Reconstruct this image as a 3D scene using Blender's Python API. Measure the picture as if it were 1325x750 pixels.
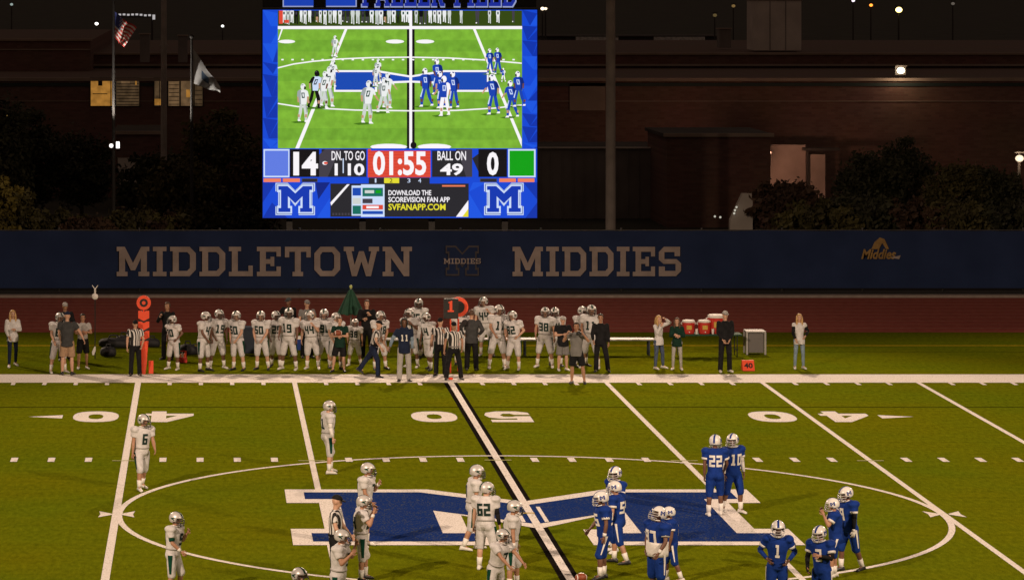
import bpy, bmesh, math, random
from mathutils import Vector, Matrix
from mathutils.bvhtree import BVHTree
from mathutils.geometry import tessellate_polygon

random.seed(7)
for _o in list(bpy.data.objects):
    bpy.data.objects.remove(_o)
SC = bpy.context.scene
COL = SC.collection
R = math.radians

# ------------------------------------------------------------------ camera
# X runs along the field (0 = fifty yard line), Y across it (0 = midfield), metres.
FPX, PU, PV, CX, CY, CZ = 4334.0, 266.0, -26.0, -7.18, -74.0, 11.8
cam_d = bpy.data.cameras.new('camera')
cam = bpy.data.objects.new('camera', cam_d)
COL.objects.link(cam)
cam.location = (CX, CY, CZ)
cam.rotation_euler = (R(90), 0, 0)
cam_d.sensor_width = 36
cam_d.lens = FPX / 1325 * 36
cam_d.shift_x = (662.5 - PU) / 1325
cam_d.shift_y = -(375 - PV) / 1325
cam_d.clip_start = 1
cam_d.clip_end = 4000
SC.camera = cam

# ------------------------------------------------------------------ night sky and exposure
W = bpy.data.worlds.new('World')
SC.world = W
W.use_nodes = True
_bg = W.node_tree.nodes['Background']
_bg.inputs['Color'].default_value = (1.0, 0.68, 0.52, 1)     # town glow on a night sky
_bg.inputs['Strength'].default_value = 0.06
SC.view_settings.view_transform = 'Standard'
SC.view_settings.look = 'None'
SC.view_settings.exposure = 0
SC.view_settings.gamma = 1

# ------------------------------------------------------------------ floodlights of the ground
FLOOD = (1.0, 0.74, 0.53)
def flood(loc, aim, power, size, blend):
    d = bpy.data.lights.new('floodlight', 'SPOT')
    d.energy = power
    d.color = FLOOD
    d.spot_size = R(size)
    d.spot_blend = blend
    d.shadow_soft_size = 0.7
    o = bpy.data.objects.new('floodlight', d)
    COL.objects.link(o)
    o.location = loc
    o.rotation_euler = (Vector(aim) - Vector(loc)).to_track_quat('-Z', 'Y').to_euler()
    return o
flood((-34, -46, 30), (-1, 6, 0), 128000, 42, 0.95)
flood((38, -46, 30), (4, 6, 0), 128000, 42, 0.95)
flood((9.75, 66, 31), (3, -3, 0), 104000, 46, 0.5)
flood((-42, 66, 31), (-2, -1, 0), 95000, 42, 0.5)
flood((58, 66, 31), (6, -1, 0), 86000, 42, 0.5)

# ------------------------------------------------------------------ helpers
def gp(u, v, z=0.0):                       # a spot on the ground, from where the photo shows it
    D = FPX * (CZ - z) / (v - PV)
    return Vector(((u - PU) * D / FPX + CX, D + CY, z))
def at(u, v, D):                           # a spot at a known distance
    return Vector(((u - PU) * D / FPX + CX, D + CY, CZ - (v - PV) * D / FPX))

MATS = {}
def nt_mat(name):
    m = bpy.data.materials.new(name)
    m.use_nodes = True
    return m, m.node_tree, m.node_tree.nodes['Principled BSDF']
def mat(name, col, rough=0.7, metal=0.0, var=0.12, scale=6.0, bump=0.0, coords='Object', spec=None):
    if name in MATS:
        return MATS[name]
    m, nt, b = nt_mat(name)
    b.inputs['Roughness'].default_value = rough
    b.inputs['Metallic'].default_value = metal
    if spec is not None:
        b.inputs['Specular IOR Level'].default_value = spec
    tc = nt.nodes.new('ShaderNodeTexCoord')
    n = nt.nodes.new('ShaderNodeTexNoise')
    n.inputs['Scale'].default_value = scale
    n.inputs['Detail'].default_value = 5
    nt.links.new(tc.outputs[coords], n.inputs['Vector'])
    r = nt.nodes.new('ShaderNodeValToRGB')
    r.color_ramp.elements[0].position = 0.3
    r.color_ramp.elements[1].position = 0.7
    r.color_ramp.elements[0].color = tuple(c * (1 - var) for c in col) + (1,)
    r.color_ramp.elements[1].color = tuple(min(1, c * (1 + var)) for c in col) + (1,)
    nt.links.new(n.outputs['Fac'], r.inputs['Fac'])
    nt.links.new(r.outputs['Color'], b.inputs['Base Color'])
    if bump:
        bp = nt.nodes.new('ShaderNodeBump')
        bp.inputs['Strength'].default_value = bump
        bp.inputs['Distance'].default_value = 0.02
        nt.links.new(n.outputs['Fac'], bp.inputs['Height'])
        nt.links.new(bp.outputs['Normal'], b.inputs['Normal'])
    MATS[name] = m
    return m
def s2l(c):
    return tuple(((x / 255) / 12.92 if x <= 10 else ((x / 255 + 0.055) / 1.055) ** 2.4) for x in c)
def glow(name, srgb, strength=1.0, var=0.0):
    if name in MATS:
        return MATS[name]
    m, nt, b = nt_mat(name)
    c = s2l(srgb)
    b.inputs['Base Color'].default_value = (0.01, 0.01, 0.01, 1)
    b.inputs['Roughness'].default_value = 0.6
    b.inputs['Emission Strength'].default_value = strength
    if var:
        tc = nt.nodes.new('ShaderNodeTexCoord')
        n = nt.nodes.new('ShaderNodeTexNoise')
        n.inputs['Scale'].default_value = 3.0
        n.inputs['Detail'].default_value = 8
        nt.links.new(tc.outputs['Object'], n.inputs['Vector'])
        r = nt.nodes.new('ShaderNodeValToRGB')
        r.color_ramp.elements[0].position = 0.35
        r.color_ramp.elements[1].position = 0.65
        r.color_ramp.elements[0].color = tuple(x * (1 - var) for x in c) + (1,)
        r.color_ramp.elements[1].color = tuple(x * (1 + var) for x in c) + (1,)
        nt.links.new(n.outputs['Fac'], r.inputs['Fac'])
        nt.links.new(r.outputs['Color'], b.inputs['Emission Color'])
    else:
        b.inputs['Emission Color'].default_value = c + (1,)
    MATS[name] = m
    return m

def put(name, me, m=None, parent=None, loc=None):
    o = bpy.data.objects.new(name, me)
    COL.objects.link(o)
    if m is not None:
        idx = [p.material_index for p in me.polygons] if isinstance(m, (list, tuple)) else None
        me.materials.clear()
        for x in (m if isinstance(m, (list, tuple)) else [m]):
            me.materials.append(x)
        if idx:
            me.polygons.foreach_set('material_index', idx)
    if parent is not None:
        o.parent = parent
    if loc is not None:
        o.location = loc
    return o
def bm_mesh(name, bm, smooth=False):
    me = bpy.data.meshes.new(name)
    bm.normal_update()
    bm.to_mesh(me)
    bm.free()
    if smooth:
        for p in me.polygons:
            p.use_smooth = True
    return me
def tag(o, label=None, cat=None, group=None, kind=None):
    if label: o['label'] = label
    if cat: o['category'] = cat
    if group: o['group'] = group
    if kind: o['kind'] = kind
    return o
def empty(name, loc, label, cat, group=None, rz=0.0, scale=1.0):
    o = bpy.data.objects.new(name, None)
    COL.objects.link(o)
    o.empty_display_size = 0.3
    o.location = loc
    o.rotation_euler = (0, 0, rz)
    o.scale = (scale,) * 3
    return tag(o, label, cat, group)
def children(o):
    return [c for c in bpy.data.objects if c.parent == o]
def copy_tree(o, parent=None):
    c = o.copy()
    COL.objects.link(c)
    if parent is not None:
        c.parent = parent
    for ch in children(o):
        copy_tree(ch, c)
    return c

def frame_of(d):
    d = Vector(d).normalized()
    a = Vector((0, 0, 1)) if abs(d.z) < 0.9 else Vector((0, 1, 0))
    x = a.cross(d).normalized()
    return x, d.cross(x), d
def box(bm, c, s, rot=None, bev=0.0):
    vs = []
    hx, hy, hz = s[0] / 2, s[1] / 2, s[2] / 2
    for dx, dy, dz in ((-1,-1,-1),(1,-1,-1),(1,1,-1),(-1,1,-1),(-1,-1,1),(1,-1,1),(1,1,1),(-1,1,1)):
        p = Vector((dx * hx, dy * hy, dz * hz))
        if rot is not None:
            p = rot @ p
        vs.append(bm.verts.new(p + Vector(c)))
    fs = [bm.faces.new([vs[i] for i in f]) for f in ((3,2,1,0),(4,5,6,7),(0,1,5,4),(1,2,6,5),(2,3,7,6),(3,0,4,7))]
    if bev:
        es = list({e for f in fs for e in f.edges})
        bmesh.ops.bevel(bm, geom=es, offset=bev, segments=2, affect='EDGES', profile=0.6)
def ring(bm, c, x, y, rx, ry, n):
    return [bm.verts.new(c + x * (rx * math.cos(2*math.pi*i/n)) + y * (ry * math.sin(2*math.pi*i/n))) for i in range(n)]
def bridge(bm, a, b, mi=0):
    n = len(a)
    for i in range(n):
        f = bm.faces.new((a[i], a[(i+1)%n], b[(i+1)%n], b[i]))
        f.material_index = mi
def tube(bm, pts, rs, n=8, mi=0):
    pts = [Vector(p) for p in pts]
    if not isinstance(rs, (list, tuple)):
        rs = [rs] * len(pts)
    prev = None
    for i, p in enumerate(pts):
        d = (pts[min(i+1, len(pts)-1)] - pts[max(i-1, 0)])
        x, y, d = frame_of(d)
        r = ring(bm, p, x, y, rs[i], rs[i], n)
        if prev is not None:
            bridge(bm, prev, r, mi)
        else:
            f = bm.faces.new(list(reversed(r))); f.material_index = mi
        prev = r
    f = bm.faces.new(prev); f.material_index = mi
def loft(bm, secs, x, y, n=14):
    """secs: (centre, rx, ry); flat ends"""
    prev = None
    for c, rx, ry in secs:
        r = ring(bm, Vector(c), x, y, rx, ry, n)
        if prev is not None:
            bridge(bm, prev, r)
        else:
            bm.faces.new(list(reversed(r)))
        prev = r
    bm.faces.new(prev)
def capsule(bm, p0, r0, p1, r1, n=10):
    p0, p1 = Vector(p0), Vector(p1)
    x, y, d = frame_of(p1 - p0)
    pts = []
    for a in (-80, -45, 0):
        pts.append((p0 + d * (r0 * math.sin(R(a))), r0 * math.cos(R(a))))
    for a in (0, 45, 80):
        pts.append((p1 + d * (r1 * math.sin(R(a))), r1 * math.cos(R(a))))
    loft(bm, [(c, r, r) for c, r in pts], x, y, n)
def ellipsoid(bm, c, rx, ry, rz, M=None, nu=14, nv=9, mi=0):
    c = Vector(c)
    rows = []
    for j in range(1, nv):
        t = math.pi * j / nv
        row = []
        for i in range(nu):
            a = 2 * math.pi * i / nu
            p = Vector((rx * math.sin(t) * math.cos(a), ry * math.sin(t) * math.sin(a), rz * math.cos(t)))
            row.append(bm.verts.new((M @ p if M is not None else p) + c))
        rows.append(row)
    top = bm.verts.new((M @ Vector((0,0,rz)) if M is not None else Vector((0,0,rz))) + c)
    bot = bm.verts.new((M @ Vector((0,0,-rz)) if M is not None else Vector((0,0,-rz))) + c)
    for i in range(nu):
        k = (i + 1) % nu
        f = bm.faces.new((top, rows[0][i], rows[0][k])); f.material_index = mi
        f = bm.faces.new((bot, rows[-1][k], rows[-1][i])); f.material_index = mi
        for j in range(nv - 2):
            f = bm.faces.new((rows[j][i], rows[j+1][i], rows[j+1][k], rows[j][k])); f.material_index = mi

class Print:
    """flat print: polygons on one plane, each layer a few millimetres above the one before"""
    def __init__(self, origin, ax, ay, nrm, step=0.004):
        self.o, self.ax, self.ay, self.n, self.step = Vector(origin), Vector(ax), Vector(ay), Vector(nrm), step
        self.v, self.f, self.mi, self.mats = [], [], [], []
    def P(self, p, layer):
        return self.o + self.ax * p[0] + self.ay * p[1] + self.n * (self.step * layer)
    def m(self, mm):
        if mm not in self.mats:
            self.mats.append(mm)
        return self.mats.index(mm)
    def poly(self, pts, mm, layer=0, holes=()):
        loops = [[Vector((p[0], p[1], 0)) for p in pts]] + [[Vector((p[0], p[1], 0)) for p in h] for h in holes]
        flat = [p for l in loops for p in l]
        base = len(self.v)
        self.v += [self.P(p, layer) for p in flat]
        k = self.m(mm)
        nrm = self.ax.cross(self.ay)
        for t in tessellate_polygon(loops):
            a, b, c = (flat[i] for i in t)
            t = list(t)
            s = (b - a).cross(c - a).z
            if abs(s) < 1e-12:
                continue
            if (s > 0) != (nrm.dot(self.n) > 0):
                t.reverse()
            self.f.append([base + i for i in t])
            self.mi.append(k)
    def rect(self, x0, y0, x1, y1, mm, layer=0):
        self.poly([(x0, y0), (x1, y0), (x1, y1), (x0, y1)], mm, layer)
    def ell(self, cx, cy, rx, ry, mm, layer=0, n=16, hole=None):
        c = lambda k: [(cx + rx*k*math.cos(2*math.pi*i/n), cy + ry*k*math.sin(2*math.pi*i/n)) for i in range(n)]
        self.poly(c(1), mm, layer, [c(hole)] if hole else ())
    def text(self, s, x0, y0, x1, y1, mm, layer=0, bold=0.0, shear=0.0):
        cu = bpy.data.curves.new('t', 'FONT')
        cu.body = s
        cu.offset = bold
        cu.shear = shear
        cu.resolution_u = 3
        ob = bpy.data.objects.new('t', cu)
        me = bpy.data.meshes.new_from_object(ob)
        xs = [q.co.x for q in me.vertices]; ys = [q.co.y for q in me.vertices]
        ax, bx, ay, by = min(xs), max(xs), min(ys), max(ys)
        base = len(self.v)
        for q in me.vertices:
            self.v.append(self.P((x0 + (q.co.x-ax)/(bx-ax)*(x1-x0), y0 + (q.co.y-ay)/(by-ay)*(y1-y0)), layer))
        k = self.m(mm)
        for p in me.polygons:
            self.f.append([base + i for i in p.vertices]); self.mi.append(k)
        bpy.data.objects.remove(ob); bpy.data.meshes.remove(me)
    def build(self, name, parent=None):
        me = bpy.data.meshes.new(name)
        me.from_pydata([tuple(v) for v in self.v], [], self.f)
        for mm in self.mats:
            me.materials.append(mm)
        for p, k in zip(me.polygons, self.mi):
            p.material_index = k
        me.update()
        return put(name, me, None, parent)

# slab lettering as filled outlines on a unit-high cell: (advance, [(outline, holes)...])
def _rc(x0, y0, x1, y1): return ([(x0,y0),(x1,y0),(x1,y1),(x0,y1)], [])
def slab(ch):
    t, s = 0.2, 0.15
    if ch == 'I': return 0.5, [([(0,0),(.5,0),(.5,s),(.36,s),(.36,1-s),(.5,1-s),(.5,1),(0,1),(0,1-s),(.14,1-s),(.14,s),(0,s)], [])]
    if ch == 'D': return 0.95, [([(0,0),(.72,0),(.95,.22),(.95,.78),(.72,1),(0,1),(0,1-s),(.1,1-s),(.1,s),(0,s)], [[(.32,s+.03),(.63,s+.03),(.73,.28),(.73,.72),(.63,1-s-.03),(.32,1-s-.03)]])]
    if ch == 'L': return 0.9, [([(0,0),(.88,0),(.88,.36),(.72,.36),(.72,.17),(.33,.17),(.33,1-s),(.45,1-s),(.45,1),(0,1),(0,1-s),(.11,1-s),(.11,s),(0,s)], [])]
    if ch in 'EF':
        base = [(0,0),(.88,0),(.88,.33),(.72,.33),(.72,.17),(.33,.17)] if ch == 'E' else [(0,0),(.46,0),(.46,s),(.33,s)]
        return 0.9, [(base + [(.33,.42),(.5,.42),(.5,.34),(.64,.34),(.64,.66),(.5,.66),(.5,.58),(.33,.58),(.33,.83),(.72,.83),(.72,.67),(.88,.67),(.88,1),(0,1),(0,1-s),(.11,1-s),(.11,s),(0,s)], [])]
    if ch == 'T': return 0.95, [([(.28,0),(.67,0),(.67,s),(.585,s),(.585,.83),(.79,.83),(.79,.64),(.95,.64),(.95,1),(0,1),(0,.64),(.16,.64),(.16,.83),(.365,.83),(.365,s),(.28,s)], [])]
    if ch == 'O': return 0.95, [([(.22,0),(.73,0),(.95,.22),(.95,.78),(.73,1),(.22,1),(0,.78),(0,.22)], [[(.3,.18),(.65,.18),(.73,.28),(.73,.72),(.65,.82),(.3,.82),(.22,.72),(.22,.28)]])]
    if ch == 'M': return 1.2, [([(0,0),(.4,0),(.4,s),(.31,s),(.31,.62),(.52,.2),(.68,.2),(.89,.62),(.89,s),(.8,s),(.8,0),(1.2,0),(1.2,s),(1.11,s),(1.11,1-s),(1.2,1-s),(1.2,1),(.9,1),(.6,.45),(.3,1),(0,1),(0,1-s),(.09,1-s),(.09,s),(0,s)], [])]
    if ch == 'W': return 1.3, [([(.3,0),(.48,0),(.65,.5),(.82,0),(1.0,0),(1.22,1-s),(1.3,1-s),(1.3,1),(.92,1),(.92,1-s),(1.01,1-s),(.9,.38),(.74,.85),(.56,.85),(.4,.38),(.29,1-s),(.38,1-s),(.38,1),(0,1),(0,1-s),(.08,1-s)], [])]
    if ch == 'N': return 1.08, [([(0,0),(.4,0),(.4,s),(.31,s),(.31,.62),(.78,0),(.98,0),(.98,1-s),(1.08,1-s),(1.08,1),(.68,1),(.68,1-s),(.77,1-s),(.77,.4),(.32,1),(0,1),(0,1-s),(.1,1-s),(.1,s),(0,s)], [])]
    if ch == 'S': return 0.88, [([(0,0),(.68,0),(.88,.18),(.88,.44),(.7,.58),(.22,.58),(.22,.82),(.62,.82),(.62,.68),(.84,.68),(.84,1),(.2,1),(0,.82),(0,.56),(.18,.42),(.66,.42),(.66,.18),(.24,.18),(.24,.33),(0,.33)], [])]
    if ch == 'A': return 1.05, [([(0,0),(.38,0),(.38,s),(.31,s),(.36,.28),(.69,.28),(.74,s),(.67,s),(.67,0),(1.05,0),(1.05,s),(.97,s),(.68,1),(.37,1),(.08,s),(0,s)], [[(.42,.43),(.525,.8),(.63,.43)]])]
    if ch == 'R': return 0.98, [([(0,0),(.43,0),(.43,s),(.33,s),(.33,.36),(.48,.36),(.66,0),(.98,0),(.98,s),(.86,s),(.74,.4),(.9,.52),(.9,.86),(.74,1),(0,1),(0,1-s),(.11,1-s),(.11,s),(0,s)], [[(.33,.52),(.64,.52),(.68,.58),(.68,.8),(.64,.85),(.33,.85)]])]
    return 0.5, []
def slab_text(pr, s, x0, y0, x1, y1, mm, layer=0, gap=0.13, grow=0.0):
    tot = sum(slab(c)[0] for c in s) + gap * (len(s) - 1)
    sx, sy = (x1 - x0) / tot, (y1 - y0)
    x = 0
    for c in s:
        a, shapes = slab(c)
        for out, holes in shapes:
            cxx = a / 2
            f = lambda p: (x0 + (x + (p[0]-cxx)*(1+grow*1.4) + cxx) * sx, y0 + ((p[1]-.5)*(1+grow)+.5) * sy)
            g = lambda p, hc: (x0 + (x + hc[0] + (p[0]-hc[0])*(1-grow*1.6)) * sx, y0 + (hc[1] + (p[1]-hc[1])*(1-grow*1.2)) * sy)
            hs = []
            for h in holes:
                hc = (sum(p[0] for p in h)/len(h), sum(p[1] for p in h)/len(h))
                hs.append([g(p, hc) for p in h])
            pr.poly([f(p) for p in out], mm, layer, hs)
        x += a + gap

# the block M of the ground, half outlines in metres on a field-sized emblem
M_OUT_H = [(2.05,3.6),(5.35,3.6),(5.35,1.6),(4.62,1.6),(4.62,-1.97),(5.35,-1.97),(5.35,-4.04),(.93,-4.04),(.93,-2.05),(1.55,-2.05),(1.55,-.14)]
M_IN_H = [(2.25,3.14),(4.92,3.14),(4.92,2.15),(4.15,2.15),(4.15,-2.55),(4.92,-2.55),(4.92,-3.6),(1.4,-3.6),(1.4,-2.55),(2.12,-2.55),(2.12,.5)]
def full(h, top, bot):
    return [(0, top)] + h + [(0, bot)] + [(-x, y) for x, y in reversed(h)]
M_OUT, M_IN = full(M_OUT_H, 1.8, -1.95), full(M_IN_H, 1.25, -1.35)
def emblem(pr, cx, cy, w, h, mo, mi_, layer):
    k = lambda P: [(cx + x * w / 10.7, cy + (y + .22) * h / 7.64) for x, y in P]
    pr.poly(k(M_OUT), mo, layer)
    pr.poly(k(M_IN), mi_, layer + 1)

# ------------------------------------------------------------------ ground, field, track
def sheet(name, x0, y0, x1, y1, z, m, parent=None, seg=1):
    bm = bmesh.new()
    vs = [bm.verts.new(p) for p in ((x0,y0,z),(x1,y0,z),(x1,y1,z),(x0,y1,z))]
    bm.faces.new(vs)
    return put(name, bm_mesh(name, bm), m, parent)

def turf_mat():
    m, nt, b = nt_mat('turf')
    b.inputs['Roughness'].default_value = 0.95
    b.inputs['Specular IOR Level'].default_value = 0.0
    L = nt.links.new
    tc = nt.nodes.new('ShaderNodeTexCoord')
    def noise(sx, sy, scale, det):
        mp = nt.nodes.new('ShaderNodeMapping'); mp.inputs['Scale'].default_value = (sx, sy, 1)
        L(tc.outputs['Object'], mp.inputs['Vector'])
        n = nt.nodes.new('ShaderNodeTexNoise'); n.inputs['Scale'].default_value = scale; n.inputs['Detail'].default_value = det
        L(mp.outputs['Vector'], n.inputs['Vector'])
        return n.outputs['Fac']
    def ramp(f, p0, p1, c0, c1):
        r = nt.nodes.new('ShaderNodeValToRGB')
        r.color_ramp.elements[0].position = p0; r.color_ramp.elements[1].position = p1
        r.color_ramp.elements[0].color = c0 + (1,); r.color_ramp.elements[1].color = c1 + (1,)
        L(f, r.inputs['Fac']); return r.outputs['Color']
    def mul(a, bb, fac=1.0):
        x = nt.nodes.new('ShaderNodeMix'); x.data_type = 'RGBA'; x.blend_type = 'MULTIPLY'; x.inputs[0].default_value = fac
        L(a, x.inputs[6]); L(bb, x.inputs[7]); return x.outputs[2]
    c = ramp(noise(1, 1, 0.22, 4), .3, .7, (.150, .157, .0036), (.118, .158, .0048))     # worn and fresh patches
    c = mul(c, ramp(noise(1, .35, 9, 8), .25, .75, (.70, .72, .68), (1.18, 1.16, 1.2)))   # tufts
    c = mul(c, ramp(noise(.25, 2.2, 1.6, 4), .3, .7, (.9, .9, .9), (1.06, 1.06, 1.06)))  # brushed lanes
    c = mul(c, ramp(noise(1, .6, 40, 2), .3, .7, (.68, .68, .68), (1.2, 1.2, 1.2)))      # blades and rubber crumb
    L(c, b.inputs['Base Color'])
    n = nt.nodes.new('ShaderNodeBump'); n.inputs['Strength'].default_value = .6; n.inputs['Distance'].default_value = .03
    L(noise(1, .5, 14, 6), n.inputs['Height']); L(n.outputs['Normal'], b.inputs['Normal'])
    return m
M_TURF = turf_mat()
def paint_mat(name, col, wear):
    """chalky paint on blades: thin, so green shows through in scuffs"""
    m, nt, b = nt_mat(name)
    b.inputs['Roughness'].default_value = .95; b.inputs['Specular IOR Level'].default_value = 0
    L = nt.links.new
    tc = nt.nodes.new('ShaderNodeTexCoord')
    def noise(scale, det, sy=1.0):
        mp = nt.nodes.new('ShaderNodeMapping'); mp.inputs['Scale'].default_value = (1, sy, 1)
        L(tc.outputs['Object'], mp.inputs['Vector'])
        n = nt.nodes.new('ShaderNodeTexNoise'); n.inputs['Scale'].default_value = scale; n.inputs['Detail'].default_value = det
        L(mp.outputs['Vector'], n.inputs['Vector']); return n.outputs['Fac']
    def ramp(f, p0, p1, a, c):
        r = nt.nodes.new('ShaderNodeMapRange'); r.inputs[1].default_value = p0; r.inputs[2].default_value = p1; r.inputs[3].default_value = a; r.inputs[4].default_value = c
        L(f, r.inputs[0]); return r.outputs[0]
    a = ramp(noise(28, 4, .4), .50, .74, 0, wear)
    k = ramp(noise(1.1, 4), .35, .7, .45, 1.3)
    mu = nt.nodes.new('ShaderNodeMath'); mu.operation = 'MULTIPLY'; mu.use_clamp = True; L(a, mu.inputs[0]); L(k, mu.inputs[1])
    mx = nt.nodes.new('ShaderNodeMix'); mx.data_type = 'RGBA'
    mx.inputs[6].default_value = col + (1,); mx.inputs[7].default_value = (.13, .14, .02, 1)
    L(mu.outputs[0], mx.inputs[0]); L(mx.outputs[2], b.inputs['Base Color'])
    bp = nt.nodes.new('ShaderNodeBump'); bp.inputs['Strength'].default_value = .5; bp.inputs['Distance'].default_value = .03
    L(noise(14, 6, .5), bp.inputs['Height']); L(bp.outputs['Normal'], b.inputs['Normal'])
    return m
M_PAINT = paint_mat('field_paint', (.80, .75, .73), .55)
M_BLACKP = mat('black_paint', (.012, .01, .009), .9, var=.3, scale=9, spec=0.0)
M_BLUEP = paint_mat('blue_paint', (.011, .032, .165), .5)
M_YELP = mat('yellow_paint', (.5, .33, .02), .9, var=.2, scale=4, spec=0.0)
M_THIN = mat('worn_paint', (.42, .42, .2), .9, var=.3, scale=3, spec=0.0)
M_SEAM_SHADOW = mat('seam_and_cable_shadow', (.045, .05, .003), .95, var=.3, scale=4, spec=0.0)  # shared by the turf seam and the painted cable shadow
M_ASPH = mat('asphalt', (.05, .045, .04), .9, var=.3, scale=.6)
M_GND = mat('ground_soil', (.045, .045, .03), .95, var=.4, scale=.15)
M_TRACK = mat('track_rubber', (.34, .095, .075), .9, var=.16, scale=3, bump=.2, spec=0.0)
M_LANE = mat('lane_paint', (.58, .32, .27), .9, var=.2, scale=6, spec=0.0)
M_CONC = mat('concrete', (.33, .27, .23), .9, var=.16, scale=4)

tag(sheet('ground', -900, -300, 900, 2400, -.03, M_GND), kind='structure')
field = tag(sheet('playing_field', -75, -44, 80, 38.2, 0, M_TURF), kind='structure')
track = tag(sheet('running_track', -75, 38.2, 80, 50.35, .002, M_TRACK), kind='structure')
bm = bmesh.new(); box(bm, (2.5, 50.75, .03), (155, .55, .1), bev=.02)
tag(put('track_kerb', bm_mesh('track_kerb', bm), M_CONC), kind='structure')
tag(sheet('service_strip', -75, 51.03, 80, 60, -.015, mat('dark_mulch', (.02, .016, .012), .95, var=.3, scale=2)), kind='structure')

Z1, Z2, Z3, Z4 = .004, .008, .012, .016
def mark(name, pts, z, m):
    bm = bmesh.new()
    pts = [Vector((p[0], p[1], 0)) for p in pts]
    vs = [bm.verts.new((p.x, p.y, z)) for p in pts]
    for t in tessellate_polygon([pts]):
        f = [vs[i] for i in t]
        try:
            bm.faces.new(f)
        except ValueError:
            pass
    bmesh.ops.recalc_face_normals(bm, faces=bm.faces)
    if bm.faces and sum((f.normal.z for f in bm.faces)) < 0:
        bmesh.ops.reverse_faces(bm, faces=bm.faces)
    return put(name, bm_mesh(name, bm), m, field)
def strip(name, x0, y0, x1, y1, z, m):
    return mark(name, [(x0,y0),(x1,y0),(x1,y1),(x0,y1)], z, m)
SY = 24.2
strip('sideline', -75, SY, 80, 26.25, Z1, M_PAINT)
strip('restraining_line', -75, 34.05, 80, 34.2, Z1, M_YELP)
strip('coaching_line', -75, 32.3, 80, 32.38, Z1, M_SEAM_SHADOW)
for yy in (18.5,):
    strip('seam_and_cable_shadow', -75, yy, 80, yy + .16, .002, M_SEAM_SHADOW)
strip('seam_and_cable_shadow', 16.3, .15, 40, .27, .002, M_SEAM_SHADOW).rotation_euler = (0, 0, R(-4.2))  # a cable's shadow painted on the turf as a dark strip
for k in range(-6, 8):
    x = k * 4.572
    if k == 0:
        strip('black_border', -.2, -30, .2, SY, Z1, M_BLACKP)
        strip('midfield_line', -.085, -30, .085, SY, Z3 + .006, M_PAINT)
        continue
    if k in (-1, 1):
        strip('yard_line', x - .07, 3.5, x + .07, SY, Z1, M_PAINT)
        strip('yard_line', x - .07, -30, x + .07, -4.0, Z1, M_PAINT)
    else:
        strip('yard_line', x - (.1 if k == -2 else .07), -30, x + .07, SY, Z1, M_PAINT)
# ticks: sideline, hash rows, cross strokes on the lines
tick_me = None
def share(name, src, loc):
    o = src.copy(); COL.objects.link(o); o.location = loc; o.name = name
    return o
side_tick = strip('sideline_tick', -.06, -.55, .06, 0, Z1, M_PAINT)
hash_mark = strip('hash_mark', -.085, -.34, .085, .34, Z2, M_PAINT)
cross_stroke = strip('cross_stroke', -.33, -.05, .33, .05, Z2, M_THIN)
first = [True, True, True]
def lay(i, src, loc):
    if first[i]:
        src.location = loc; first[i] = False
    else:
        share(src.name.split('.')[0], src, loc)
for k in range(-32, 44):
    x = k * .9144
    if k % 5:
        lay(0, side_tick, (x, SY - .02, 0))
        lay(1, hash_mark, (x, 8.4, 0))
    else:
        lay(2, cross_stroke, (x, 8.25, 0 if k else .014))
# circle
def circle_band(name, r0, r1, z, m, n=128):
    bm = bmesh.new()
    a = [bm.verts.new((r0*math.cos(2*math.pi*i/n), r0*math.sin(2*math.pi*i/n), z)) for i in range(n)]
    b = [bm.verts.new((r1*math.cos(2*math.pi*i/n), r1*math.sin(2*math.pi*i/n), z)) for i in range(n)]
    for i in range(n):
        bm.faces.new((a[i], b[i], b[(i+1)%n], a[(i+1)%n]))
    return put(name, bm_mesh(name, bm), m, field)
circle_band('centre_circle', 9.02, 9.16, Z2 - .001, M_PAINT)
for sx in (-9.144, 9.144):
    for d in (-1, 1):
        mark('wing_mark', [(sx + d*.1, -.06), (sx + d*.4, -.42), (sx + d*.36, .0), (sx + d*.4, .42), (sx + d*.1, .06)], Z2, M_PAINT)
# midfield emblem
mark('emblem_outline', M_OUT, Z2, M_PAINT)
mark('emblem_fill', M_IN, Z3, M_BLUEP)
strip('emblem_border', -.30, -1.1, -.21, 1.0, Z4, M_PAINT)
strip('emblem_border', .21, -1.1, .30, 1.0, Z4, M_PAINT)
strip('centre_tick', -.2, .03, .1, .14, Z4 + .006, M_YELP)
# numbers, reading from the far sideline
def oval(rx, ry, n=20):
    return [(rx*math.copysign(abs(math.cos(a))**.8, math.cos(a)), ry*math.copysign(abs(math.sin(a))**.8, math.sin(a))) for a in (2*math.pi*i/n for i in range(n))]
DIG = {
    '0': ([(x, y) for x, y in oval(.62, 1.1)], [[(x, y) for x, y in oval(.2, .5)]]),
    '5': ([(-.6,1.1),(.52,1.1),(.52,.62),(-.2,.62),(-.2,.36),(.2,.42),(.52,.2),(.62,-.3),(.55,-.8),(.25,-1.1),(-.3,-1.1),(-.6,-.82),(-.62,-.4),(-.2,-.4),(-.1,-.62),(.1,-.62),(.2,-.3),(.12,0),(-.1,.04),(-.22,-.08),(-.6,-.08)], []),
    '4': ([(.1,-1.1),(.5,-1.1),(.5,-.62),(.66,-.62),(.66,-.2),(.5,-.2),(.5,1.1),(.06,1.1),(-.64,-.2),(-.64,-.62),(.1,-.62)], [[(.1,-.2),(.1,.35),(-.2,-.2)]]),
}
def digit(ch, cx, cy):
    out, holes = DIG[ch]
    pr = Print((cx, cy, Z1), (-1, 0, 0), (0, -1, 0), (0, 0, 1))
    pr.poly(out, M_PAINT, 0, holes)
    return pr.build('yard_number', field)
NY = 16.55
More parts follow.
